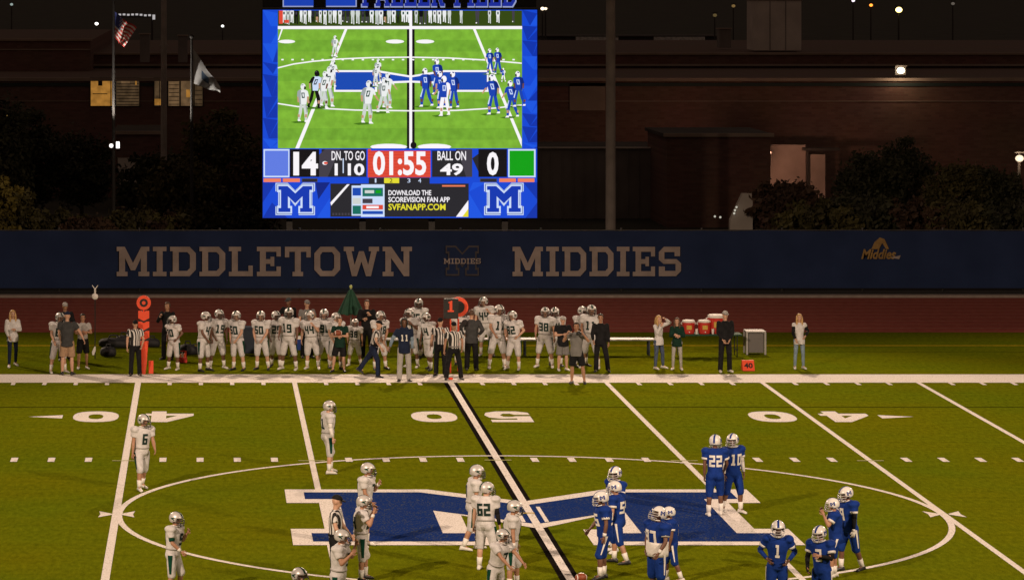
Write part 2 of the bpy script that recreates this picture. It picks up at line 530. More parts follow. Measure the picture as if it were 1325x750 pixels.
for k in (-20, -10, 0, 10, 20):
    x = k * .9144
    t = '5' if k == 0 else str(5 - abs(k) // 10)
    if t == '3': t = '5'
    if abs(k) < 20:
        digit('0', x - 1.0, NY); digit(t, x + 1.0, NY)
        if k:
            s = 1 if k > 0 else -1
            x0 = x + s * 1.9
            mark('direction_arrow', [(x0, NY - .36), (x0 + s * .92, NY - .02), (x0, NY + .32)], Z1, M_PAINT)
# track lanes
for i in range(1, 10):
    bm = bmesh.new(); y = 38.3 + i * 1.2
    vs = [bm.verts.new(p) for p in ((-75,y,.007),(80,y,.007),(80,y+.05,.007),(-75,y+.05,.007))]
    bm.faces.new(vs); put('lane_line', bm_mesh('lane_line', bm), M_LANE, track)

# ------------------------------------------------------------------ fence with printed windscreen
FY = 53.0
fence = empty('field_fence', (0, FY, 0), 'long navy windscreen fence with tan MIDDLETOWN MIDDIES lettering behind the track', 'fence')
M_NAVY = mat('navy_mesh', (.030, .047, .115), .9, var=.12, scale=.8, bump=.3, spec=0.0)
M_TAN = mat('tan_print', (.42, .35, .32), .9, var=.15, scale=2)
M_TAND = mat('faded_print', (.085, .075, .08), .9, var=.2, scale=2)
M_GALV = mat('galvanised_steel', (.16, .15, .14), .5, .6, var=.15)
bm = bmesh.new()
NX, NZ = 240, 5
rnd = random.Random(3)
grid = []
for i in range(NX + 1):
    x = -60 + i * .5
    grid.append([bm.verts.new((x, .03 * math.sin(i * 2.1) * (1 if 0 < j < NZ else .3) + rnd.uniform(-.012, .012), .12 + j * 2.17 / NZ + (rnd.uniform(-.015,.015) if j == NZ else 0))) for j in range(NZ + 1)])
for i in range(NX):
    for j in range(NZ):
        bm.faces.new((grid[i][j], grid[i+1][j], grid[i+1][j+1], grid[i][j+1]))
ws = put('windscreen', bm_mesh('windscreen', bm, True), M_NAVY, fence)
def fx(u): return (u - PU) * 127.0 / FPX + CX
def fz(v): return CZ - (v - PV) * 127.0 / FPX
for wd_, ua_, ub_ in (('MIDDLETOWN', 151, 533), ('MIDDIES', 663, 881)):
    pr = Print((0, -.065, 0), (1,0,0), (0,0,1), (0,-1,0))
    slab_text(pr, wd_, fx(ua_), fz(357), fx(ub_), fz(319), M_TAN)
    pr.build('lettering', ws)
pr = Print((0, -.065, 0), (1,0,0), (0,0,1), (0,-1,0))
emblem(pr, fx(598), fz(337), fx(619) - fx(576), fz(318) - fz(357), M_TAND, M_NAVY, 0)
slab_text(pr, 'MIDDIES', fx(574), fz(341), fx(622), fz(334), M_TAN, 3)
pr.build('emblem', ws)
M_GOLD = mat('gold_print', (.34, .21, .07), .9, var=.3, scale=3)
pr = Print((0, -.065, 0), (1,0,0), (0,0,1), (0,-1,0))
pr.text('Middies', fx(1114), fz(335), fx(1159), fz(322), M_GOLD, 0, .03, .3)
pr.poly([(fx(1127), fz(322)), (fx(1131), fz(313)), (fx(1138), fz(307)), (fx(1144), fz(309)), (fx(1150), fz(322)), (fx(1146), fz(322)), (fx(1141), fz(314)), (fx(1137), fz(322))], M_GOLD, 1)
pr.poly([(fx(1152), fz(333)), (fx(1165), fz(330)), (fx(1163), fz(335))], M_TAN, 1)
pr.build('crest', ws)
post_me = None
for i in range(0, 39):
    if post_me is None:
        bm = bmesh.new(); tube(bm, [(0, 0, -.05), (0, 0, 2.36)], .04, 8); ellipsoid(bm, (0,0,2.37), .05, .05, .03, nu=8, nv=5)
        post_me = bm_mesh('fence_post', bm, True)
    put('fence_post', post_me, M_GALV if i == 0 else None, fence, (-58.5 + i * 3.05, .12, 0))
bm = bmesh.new(); tube(bm, [(-60, .12, 2.3), (60, .12, 2.3)], .025, 6)
put('top_rail', bm_mesh('top_rail', bm, True), M_GALV, fence)

# ------------------------------------------------------------------ scoreboard
BD = 132.0
BY = BD + CY
board = empty('scoreboard', (0, BY, 0), 'tall lit video scoreboard showing 14 to 0 and 01:55 above the navy fence', 'scoreboard')
def bx(u): return (u - PU) * BD / FPX + CX
def bz(v): return CZ - (v - PV) * BD / FPX
M_CAB = mat('cabinet_black', (.012, .012, .014), .6, .2)
bm = bmesh.new(); box(bm, ((bx(338.5)+bx(696.5))/2, .36, (bz(11.5)+bz(283.5))/2), (bx(696.5)-bx(338.5), .66, bz(11.5)-bz(283.5)), bev=.03)
put('cabinet', bm_mesh('cabinet', bm), M_CAB, board)
for u in (375, 470, 560, 655):
    bm = bmesh.new(); box(bm, (bx(u), .75, bz(283)/2 + 2), (.24, .3, bz(283) + 4.6))
    put('support_post', bm_mesh('support_post', bm), M_GALV, board)
G = glow
K_BLUE, K_BLU2, K_BLU3, K_BLU4 = G('led_blue', (18,72,212)), G('led_blue_dark', (12,52,172)), G('led_blue_light', (26,86,226)), G('led_navy', (8,36,128))
K_WHITE, K_PALE = G('led_white', (250,246,250)), G('led_pale', (205,222,250))
K_GRASS = G('led_grass', (124,178,54), 1, .13)
K_DGRASS, K_BLACK, K_GREY, K_DGREY = G('led_dark_grass', (52,72,20)), G('led_black', (16,15,20)), G('led_grey', (66,62,72)), G('led_dark_grey', (38,38,44))
K_RED, K_ORNG, K_YEL, K_GRN, K_PERI = G('led_red', (222,74,54)), G('led_orange', (238,128,92)), G('led_yellow', (228,220,50)), G('led_green', (12,160,22)), G('led_periwinkle', (96,124,226))
K_MBLUE, K_SKIN, K_TEAL = G('led_royal', (24,74,178)), G('led_tan', (196,150,120)), G('led_teal', (20,110,96))
K_JBLU = G('led_jersey_blue', (24,66,176))
# frame print
class Px(Print):
    """board print, laid out in the board's own grid (one unit = one LED module)"""
    def __init__(self): super().__init__((0, .02, 0), (1,0,0), (0,0,1), (0,-1,0), .006)
    def P(self, p, layer): return super().P((bx(p[0]), bz(p[1])), layer)
    def poly(self, pts, mm, layer=0, holes=()):
        base = len(self.f)
        super().poly(pts, mm, layer, holes)
        for i in range(base, len(self.f)):
            a, b, c = (self.v[k] for k in self.f[i])
            if (b - a).cross(c - a).dot(self.n) < 0:
                self.f[i].reverse()
    def rect(self, x0, y0, x1, y1, mm, layer=0): self.poly([(x0,y0),(x1,y0),(x1,y1),(x0,y1)], mm, layer)
    def text(self, s, x0, y0, x1, y1, mm, layer=0, bold=0.0, shear=0.0): super().text(s, x0, y1, x1, y0, mm, layer, bold, shear)
p = Px()
p.rect(340, 13, 695, 282, K_BLUE, 0)
rr = random.Random(11)
for (xa, xb) in ((340, 359.5), (675.5, 695)):
    y = 13
    while y < 188:
        h = rr.uniform(14, 30); y2 = min(y + h, 192)
        xm = rr.uniform(xa + 4, xb - 4)
        p.poly([(xa, y), (xb, y + rr.uniform(0, 5)), (xm, y2)], rr.choice([K_BLU2, K_BLU3, K_BLUE]), 1)
        p.poly([(xb, y + 6), (xb, y2), (xm, y2)], rr.choice([K_BLU2, K_BLU3]), 2)
        y = y2
for a in ([(340,236),(357,236),(340,262)], [(340,282),(352,262),(372,282)], [(408,236),(427,236),(412,258)], [(410,282),(427,256),(427,282)],
          [(607,282),(607,250),(626,282)], [(612,236),(630,236),(607,248)], [(677,236),(695,236),(695,258)], [(680,282),(695,262),(695,282)]):
    p.poly(a, rr.choice([K_BLU2, K_BLU4, K_BLU3]), 1)
p.build('frame_graphic', board)
# video picture
p = Px()
p.rect(359.5, 14, 675.5, 192, K_GRASS, 3)
p.rect(359.5, 14, 675.5, 34, K_DGRASS, 4)
for i in range(4):                                       # brushed lanes of the televised turf
    y = 52 + i * 38
    p.rect(359.5, y, 675.5, y + 15, G('led_grass_shade', (114,168,50), 1, .13), 4)
p.rect(359.5, 34, 675.5, 38, K_WHITE, 5)
p.poly([(446,38),(449.5,38),(387,192),(382,192)], K_WHITE, 5)
p.poly([(612,38),(615.5,38),(675,180),(675,190)], K_WHITE, 5)
p.poly([(364,38),(366,38),(361,52),(359.5,52)], K_WHITE, 5)
p.rect(526.5, 38, 536.5, 192, K_BLACK, 5)
p.rect(529.6, 14, 533.2, 192, K_WHITE, 8)
for (cx, cy, rx, ry) in ((371,54,11,2.4), (511,54,12,2.6), (550,54,12,2.6)):
    p.ell(cx, cy, rx, ry, K_WHITE, 6, 14)
p.ell(503, 190, 24, 4, K_WHITE, 6, 14); p.ell(562, 190, 22, 4, K_WHITE, 6, 14)
p.rect(480, 192, 590, 195, K_BLUE, 7)
arc_t = [(359.5,88),(380,83),(405,79.5),(440,76.5),(480,74.8),(531,74.2),(580,75.2),(630,78),(675,82)]
arc_b = [(359.5,134),(385,138),(420,140.5),(460,142.5),(531,143.5),(590,143),(640,140),(675,136)]
for arc in (arc_t, arc_b):
    for (x0, y0), (x1, y1) in zip(arc, arc[1:]):
        p.poly([(x0,y0-.8),(x1,y1-.8),(x1,y1+.9),(x0,y0+.9)], K_WHITE, 6)
for x in range(364, 675, 13):
    p.rect(x, 76.5, x + 3, 78.3, K_WHITE, 7)
p.poly([(432,91),(488,91),(531,98),(574,91),(632,91),(632,119),(574,119),(574,109),(531,107),(488,109),(488,119),(432,119)], K_WHITE, 6)
p.poly([(434,93.5),(487,93.5),(531,100.5),(575,93.5),(630,93.5),(630,116.5),(577,116.5),(577,106),(531,104.5),(485,106),(485,116.5),(434,116.5)], K_MBLUE, 7)
r2 = random.Random(5)
K_JWHT, K_LEGW, K_SHW = G('led_jersey_white', (236,238,238)), G('led_trouser_white', (206,212,208)), G('led_white_shade', (158,166,166))
K_JSH, K_SHD, K_NUMG = G('led_blue_shade', (12,40,120)), G('led_turf_shadow', (70,116,26)), G('led_number_green', (20,70,56))
K_BSKIN = G('led_brown', (110,70,52))
def fig(u, t, b, team, k=0, face=None):
    """a player as the camera feed shows him: pads, arms, legs, number, helmet and mask"""
    h = b - t; L0 = 9 + k * .5
    d = face if face else r2.choice([-1, 1])
    cj, cs, cl, ch, cn = {'w': (K_JWHT, K_SHW, K_LEGW, K_JWHT, K_NUMG), 'b': (K_JBLU, K_JSH, K_JBLU, K_WHITE, K_PALE), 'r': (K_PALE, K_BLACK, K_BLACK, K_BLACK, K_BLACK), 'm': (K_JBLU, K_WHITE, K_WHITE, K_WHITE, K_PALE)}[team]
    sk = r2.choice([K_SKIN, K_BSKIN, K_SKIN])
    X = lambda x: u + x * h * d
    Y = lambda y: t + y * h
    q = lambda pts, m, l: p.poly([(X(x), Y(y)) for x, y in pts], m, L0 + l * .05)
    lean = r2.uniform(-.01, .05); sp_ = r2.uniform(.03, .11); ar = r2.uniform(-.04, .14)
    p.poly([(u - h*.32, b - h*.0), (u - h*.1, b - h*.035), (u + h*.12, b - h*.02), (u + h*.05, b + h*.02), (u - h*.2, b + h*.03)], K_SHD, 8.4 + k*.01)
    q([(-.08,.52),(.0,.52),(-.01-sp_*.4,.76),(-.03-sp_,.93),(-.085-sp_,.93),(-.09-sp_*.4,.74)], cl, 0)      # rear leg
    q([(-.005,.52),(.085,.52),(.10+sp_*.5,.75),(.075+sp_*.6,.95),(.02+sp_*.6,.95),(.01+sp_*.4,.75)], cl, 1)     # front leg
    q([(.05+sp_*.2,.54),(.085,.53),(.10+sp_*.5,.74),(.07+sp_*.5,.76)], cs if team != 'b' else K_PALE, 2)
    q([(-.09-sp_,.80),(-.04-sp_,.80),(-.035-sp_,.87),(-.085-sp_,.87)], sk, 1.5); q([(.02+sp_*.6,.80),(.08+sp_*.6,.80),(.075+sp_*.6,.88),(.02+sp_*.6,.88)], sk, 2.5)
    q([(-.09-sp_,.93),(-.03-sp_,.93),(.0-sp_,.975),(-.085-sp_,.975)], K_WHITE if team != 'r' else K_BLACK, 2); q([(.015+sp_*.6,.95),(.075+sp_*.6,.95),(.12+sp_*.6,1.0),(.015+sp_*.6,1.0)], K_WHITE if team != 'r' else K_BLACK, 3)
    q([(-.13+lean,.20),(-.08+lean,.165),(.07+lean,.165),(.13+lean,.20),(.115+lean*.5,.36),(.088,.54),(-.085,.54),(-.115+lean*.5,.36)], cj, 4)
    q([(-.13+lean,.20),(-.08+lean,.165),(-.04+lean,.18),(-.06,.36),(-.05,.54),(-.085,.54),(-.115+lean*.5,.36)], cs, 5)
    q([(-.035+lean,.24),(.05+lean,.24),(.045,.38),(-.03,.38)], cn, 6); q([(-.01+lean,.265),(.03+lean,.265),(.025,.35),(-.005,.35)], cj, 7)
    q([(.08+lean,.19),(.135+lean,.21),(.15+ar*.4,.34),(.10+ar*.4,.345)], cj, 8); q([(.10+ar*.4,.34),(.15+ar*.4,.34),(.13+ar*1.2,.48),(.09+ar*1.2,.48)], sk, 9)
    q([(-.135+lean,.21),(-.085+lean,.21),(-.105,.35),(-.155,.34)], cs, 3); q([(-.15,.34),(-.105,.345),(-.10,.49),(-.14,.49)], sk, 2)
    p.ell(X(.012 + lean), Y(.085), h*.066, h*.085, ch, L0 + .5, 12)
    q([(.045+lean,.07),(.085+lean,.09),(.08+lean,.15),(.03+lean,.155)], K_BLACK if team != 'b' else K_GREY, 11); q([(-.03+lean,.03),(.02+lean,.02),(.02+lean,.05),(-.03+lean,.06)], cs if team != 'r' else K_GREY, 11.5)
for i, (u, t, b) in enumerate(((433,46,74),(430,78,112),(424,86,138),(418,92,140),(392,108,158),(489,76,106),(486,84,112),(501,94,140),(496,100,146),(475,104,160))):
    fig(u, t, b, 'w', i, 1)
fig(407, 91, 140, 'r', 11, 1)
for i, (u, t, b) in enumerate(((551,88,138),(566,76,122),(571,92,140),(587,92,140),(575,98,150),(634,63,96),(644,62,96),(638,96,148),(662,104,152),(671,92,138))):
    fig(u, t, b, 'b' if i != 4 else 'm', 12 + i, -1)
fig(651, 88, 106, 'm', 23, -1)
x = 365
i = 0
while x < 672:                                           # sideline seen on the screen, heads cut by the frame
    w_ = r2.uniform(3.2, 5.2); i += 1
    c = r2.choice([K_JWHT, K_JWHT, K_LEGW, K_JWHT, K_GREY, K_BLACK, K_DGREY]); lg = c if c in (K_JWHT, K_LEGW) else r2.choice([K_BLACK, K_BLACK, K_GREY, K_SKIN])
    bt = 30 + r2.uniform(-1, 2.5)
    p.poly([(x,14),(x+w_,14),(x+w_*1.04,18),(x+w_*.92,22),(x+w_*.1,22),(x-w_*.04,18)], c, 6 + (i % 3)*.1)
    p.poly([(x+w_*.08,22),(x+w_*.48,22),(x+w_*.40,bt-1),(x+w_*.12,bt-1)], lg, 7); p.poly([(x+w_*.54,22),(x+w_*.92,22),(x+w_*.96,bt),(x+w_*.66,bt)], lg, 7.1)
    p.rect(x+w_*.3, 15.5, x+w_*.7, 19, r2.choice([K_NUMG, K_GREY, c]), 7.3)
    p.rect(x+w_*.08, bt-2.4, x+w_*.42, bt-1, K_WHITE if lg is not K_BLACK else K_BLACK, 7.4)
    x += w_ + r2.uniform(.2, 2.2) + (r2.uniform(6, 16) if x > 575 else 0)
p.rect(361, 14, 366, 31, K_RED, 8); p.rect(368, 26, 374, 30, K_RED, 8)
p.ell(535, 188, 4, 4.5, K_BLACK, 9); 
p.build('video_picture', board)
# score row
p = Px()
p.rect(341, 193, 374.5, 229.5, K_PALE, 3); p.rect(342.8, 195, 373, 227.5, K_PERI, 4)
p.rect(375, 193, 413, 229, K_BLACK, 4); p.text('1', 379.5, 196.5, 387, 227, K_WHITE, 6, .035); p.text('4', 390.5, 196.5, 411.5, 227, K_WHITE, 6, .035)
p.rect(416, 193, 474, 229, K_DGREY, 4)
p.poly([(413,200),(421,193),(440,193),(424,229),(413,229)], K_GREY, 5)
p.text('DN. TO GO', 429, 195.5, 472, 207.5, K_WHITE, 6, .012)
p.text('1', 433, 211.5, 437, 227, K_WHITE, 6, .03); p.rect(443.4, 205, 444.8, 224, K_PALE, 6); p.text('1', 450, 211.5, 454, 227, K_WHITE, 6, .03); p.text('0', 458, 211.5, 471.5, 227, K_WHITE, 6, .03)
p.ell(420.5, 211, 3.4, 2.4, K_WHITE, 6); p.ell(421.5, 211, 2.6, 1.6, K_RED, 7)
p.rect(476, 193, 557, 229.5, K_RED, 4)
for y in range(196, 229, 4): p.rect(476, y, 557, y + 1, G('led_red_dark', (205,62,48)), 5)
p.text('01:55', 482.5, 195.5, 551.5, 227, K_WHITE, 6, .03)
p.rect(559, 193, 611, 229, K_DGREY, 4); p.poly([(592,193),(611,193),(611,229),(603,229)], K_GREY, 5)
p.text('BALL ON', 566, 195.5, 603, 207.5, K_WHITE, 6, .012); p.text('49', 569.5, 211.5, 599, 227, K_WHITE, 6, .03)
p.rect(619, 193, 656, 229, K_BLACK, 4); p.poly([(611,205),(619,199),(619,222)], K_DGREY, 5); p.text('0', 630, 196.5, 645, 227, K_WHITE, 6, .035)
p.rect(657.5, 193, 693, 229.5, K_PALE, 3); p.rect(659.3, 195, 691, 227.5, K_GRN, 4)
for (a, b, c) in ((341,363.5,K_ORNG),(366,388,K_ORNG),(390.5,411,K_GREY),(621,643,K_GREY),(646,667.5,K_ORNG),(670,691.5,K_ORNG)):
    p.rect(a, 230.8, b, 235.6, c, 4); p.rect(a + 1, 231.8, b - 1, 234.6, K_ORNG if c is K_ORNG else K_DGREY, 5)
p.rect(477, 229.8, 556, 237.5, K_DGREY, 3); p.rect(497, 230.2, 516.5, 237, K_YEL, 4)
p.text('2', 504, 231, 508, 236.3, K_BLACK, 5)
for i, (s, xx) in enumerate((('1', 485), ('3', 527), ('4', 541))):
    p.text(s, xx, 231, xx + (2 if s == '1' else 4), 236.3, K_PALE, 5)
p.build('score_display', board)
for (a, b) in ((358, 406), (628, 676)):
    p = Px()
    class _V: pass
    cx, w, cy, h = (a + b) / 2, b - a, 257.5, 38.5
    f = lambda P, g: [(cx + x * (w + g) / 10.7, cy - (y + .22) * (h + g) / 7.64) for x, y in P]
    p.poly(f(M_OUT, 3.0), K_PALE, 3); p.poly(f(M_OUT, .6), K_BLU4, 4); p.poly(f(M_OUT, -1), K_PALE, 5); p.poly(f(M_IN, -.5), G('led_emblem_blue', (14,56,176)), 6)
    p.build('block_emblem', board)
p = Px()
p.rect(427.5, 237.5, 606.5, 280.5, K_DGREY, 3)
p.poly([(427.5,262),(449,238.5),(452.5,238.5),(428.5,266)], K_WHITE, 4)
p.poly([(590,280.5),(606,259),(606,272),(599,280.5)], K_WHITE, 4); p.poly([(598,280.5),(606,270),(606,280.5)], K_YEL, 5)
p.rect(572, 239.5, 602, 241.5, K_ORNG, 4)
for i in range(6): p.rect(430 + i*4, 275.5, 432.4 + i*4, 278.5, K_GREY, 4)
p.rect(455, 240, 469, 279, K_PALE, 4); p.rect(456.2, 243, 467.8, 253, K_MBLUE, 5); p.rect(456.2, 256, 467.8, 264, K_LEGW, 5); p.rect(456.2, 266, 467.8, 277, K_TEAL, 5)
p.rect(467, 238.5, 497.5, 280.5, K_PALE, 6); p.rect(469, 243, 495.5, 254, K_TEAL, 7); p.rect(472, 246, 484, 250, K_LEGW, 8); p.rect(486, 246, 493, 250, K_GRN, 8)
p.rect(469, 257, 482, 263, K_GREY, 7); p.rect(484, 257, 495.5, 263, K_PALE, 7); p.rect(469, 265, 495.5, 271, K_RED, 7); p.rect(474, 266.5, 490, 269.5, K_WHITE, 8); p.rect(469, 273, 495.5, 277, K_MBLUE, 7)
p.text('DOWNLOAD THE', 502.5, 246, 558, 252.8, K_WHITE, 5, .02)
p.text('SCOREVISION FAN APP', 502.5, 254.8, 582, 261.6, K_WHITE, 5, .02)
p.text('SVFANAPP.COM', 502.5, 263.6, 576.5, 272, K_YEL, 5, .025)
p.build('advert_panel', board)
# header sign, mostly above the picture's edge
bm = bmesh.new(); box(bm, ((bx(340)+bx(695))/2, .45, bz(-38)), (bx(695)-bx(340), .3, bz(-86)-bz(9.5)), bev=.02)
hd = put('header_sign', bm_mesh('header_sign', bm), M_CAB, board)
p = Px()
p.o = Vector((0, .29, 0))
cx, cy, w, h = 414, -32, 93, 80
f = lambda P, g: [(cx + x * (w + g) / 10.7, cy - (y + .22) * (h + g) / 7.64) for x, y in P]
p.poly(f(M_OUT, 3.0), G('led_header_edge', (150,160,200)), 1); p.poly(f(M_OUT, 0), G('led_header_blue', (24,64,176)), 2); 
p.build('header_emblem', hd)
p = Px(); p.o = Vector((0, .29, 0))
class _H(Px): pass
q = Print((0, .29, 0), (1,0,0), (0,0,1), (0,-1,0), .006)
slab_text(q, 'FALLER FIELD', bx(468), bz(9.4), bx(668.5), bz(-22), G('led_header_edge', (150,160,200)), 1, .1, .05)
slab_text(q, 'FALLER FIELD', bx(469), bz(8.4), bx(667.5), bz(-21), G('led_header_letter', (26,44,150)), 3, .1)
q.build('header_lettering', hd)

# ------------------------------------------------------------------ people
def cloth(name, col, rough=.85, var=.13, scale=9, bump=.9):
    return mat(name, col, rough, 0, var, scale, bump, spec=0.1)
SKINS = [mat('skin_light', (.56, .33, .23), .55, var=.06, scale=30), mat('skin_tan', (.40, .21, .13), .55, var=.06, scale=30), mat('skin_brown', (.15, .07, .042), .5, var=.08, scale=30)]
M_EYE = mat('eye_dark', (.02, .015, .012), .3)
M_LIP = mat('lip', (.25, .09, .07), .5)
C_WHITE = cloth('white_jersey_cloth', (.63, .62, .64))
C_PANTW = cloth('white_pant_cloth', (.59, .58, .60))
C_BLUE = cloth('royal_jersey_cloth', (.010, .038, .235), var=.15)
C_BLUEP = cloth('royal_pant_cloth', (.009, .036, .215), var=.15)
C_GREEN = cloth('forest_cloth', (.004, .05, .03), var=.2)
C_NUM = cloth('dark_number_print', (.016, .035, .03), var=.1)
C_NUMW = cloth('white_number_print', (.78, .76, .74), var=.06)
C_BLACK = cloth('black_cloth', (.014, .014, .016), var=.25)
C_NAVY = cloth('navy_cloth', (.016, .024, .055), var=.2)
C_GREY = cloth('grey_cloth', (.19, .185, .185), var=.12)
C_DGREY = cloth('charcoal_cloth', (.055, .057, .06), var=.2)
C_PGREY = cloth('pale_grey_cloth', (.40, .385, .38), var=.1)
C_KHAKI = cloth('khaki_cloth', (.38, .25, .16), var=.1)
C_DENIM = cloth('denim_cloth', (.075, .10, .17), var=.2)
C_LBLUE = cloth('light_blue_cloth', (.22, .30, .40), var=.15)
C_DGREEN = cloth('bottle_green_cloth', (.010, .034, .024), var=.2)
C_BLONDE = mat('blonde_hair', (.50, .31, .12), .6, var=.25, scale=25, bump=.3)
C_BROWNH = mat('brown_hair', (.07, .035, .02), .6, var=.25, scale=25, bump=.3)
C_DARKH = mat('dark_hair', (.016, .011, .008), .6, var=.25, scale=25, bump=.3)
C_HELM = mat('silver_helmet_shell', (.62, .60, .60), .38, .25, var=.12)
C_HELMW = mat('white_helmet_shell', (.78, .77, .76), .25, var=.03)
C_MASK = mat('dark_face_mask', (.04, .045, .045), .45, .3)
C_MASKW = mat('pale_face_mask', (.5, .5, .52), .4, .2)
C_SHOEW = mat('white_shoe_leather', (.68, .66, .64), .5, var=.08)
C_SHOEB = mat('black_shoe_leather', (.016, .016, .02), .45, var=.2)
C_ORANGE = mat('safety_orange', (.85, .09, .025), .6, var=.06)

def stripes_mat():
    m, nt, b = nt_mat('official_stripe_cloth')
    b.inputs['Roughness'].default_value = .85
    tc = nt.nodes.new('ShaderNodeTexCoord'); sp = nt.nodes.new('ShaderNodeSeparateXYZ')
    nt.links.new(tc.outputs['Object'], sp.inputs[0])
    a = nt.nodes.new('ShaderNodeMath'); a.operation = 'ADD'; nt.links.new(sp.outputs['X'], a.inputs[0]); nt.links.new(sp.outputs['Y'], a.inputs[1])
    d = nt.nodes.new('ShaderNodeMath'); d.operation = 'MULTIPLY'; d.inputs[1].default_value = 1 / .088; nt.links.new(a.outputs[0], d.inputs[0])
    s = nt.nodes.new('ShaderNodeMath'); s.operation = 'ADD'; s.inputs[1].default_value = .25; nt.links.new(d.outputs[0], s.inputs[0])
    f = nt.nodes.new('ShaderNodeMath'); f.operation = 'FRACT'; nt.links.new(s.outputs[0], f.inputs[0])
    g = nt.nodes.new('ShaderNodeMath'); g.operation = 'GREATER_THAN'; g.inputs[1].default_value = .5; nt.links.new(f.outputs[0], g.inputs[0])
    mx = nt.nodes.new('ShaderNodeMix'); mx.data_type = 'RGBA'
    mx.inputs[6].default_value = (.70, .68, .68, 1); mx.inputs[7].default_value = (.014, .014, .016, 1)
    nt.links.new(g.outputs[0], mx.inputs[0]); nt.links.new(mx.outputs[2], b.inputs['Base Color'])
    return m
C_STRIPE = stripes_mat()

ARM = {'down': ((.17,.02,-1),(.08,-.16,-1)), 'hips': ((.50,.30,-.80),(-.42,-.55,-.58)), 'cross': ((.22,-.22,-.95),(-.78,-.60,.12)),
       'chest': ((.30,-.30,-.9),(-.42,-.6,.62)), 'face': ((.30,-.55,-.75),(-.30,-.34,.92)), 'front': ((.16,-.18,-1),(-.42,-.42,-.78)),
       'fwd': ((.17,-.40,-.88),(-.05,-.86,-.42)), 'reach': ((.2,-.75,-.62),(-.05,-.75,-.66)), 'out': ((.55,-.1,-.8),(.35,-.35,-.85)),
       'up': ((.62,-.42,.22),(-.80,-.05,.42)), 'swing': ((.17,.28,-.95),(.08,.05,-1)), 'half': ((.2,-.2,-.95),(-.15,-.62,-.72))}
LEG = {'stand': ((.07,-.02,-1),(.04,.06,-1)), 'wide': ((.2,-.04,-1),(.13,.06,-1)), 'fore': ((.06,-.33,-1),(.04,.02,-1)), 'back': ((.06,.16,-1),(.04,.42,-1)),
       'bent': ((.12,-.42,-1),(.06,.36,-1)), 'lunge': ((.16,-.5,-.9),(.1,-.1,-1)), 'trail': ((.16,.38,-1),(.1,.52,-1))}
PENDING = []                                   # temporary meshes waiting for one evaluation
def melt(bm, voxel, smooth_it=3):
    me = bm_mesh('melt', bm)
    o = bpy.data.objects.new('melt', me); COL.objects.link(o)
    r = o.modifiers.new('r', 'REMESH'); r.mode = 'VOXEL'; r.voxel_size = voxel; r.use_smooth_shade = True
    s = o.modifiers.new('s', 'SMOOTH'); s.factor = .5; s.iterations = smooth_it
    return o

def rot_frame(yaw, pitch, roll=0):
    return Matrix.Rotation(R(yaw), 3, 'Z') @ Matrix.Rotation(R(roll), 3, 'Y') @ Matrix.Rotation(R(pitch), 3, 'X')

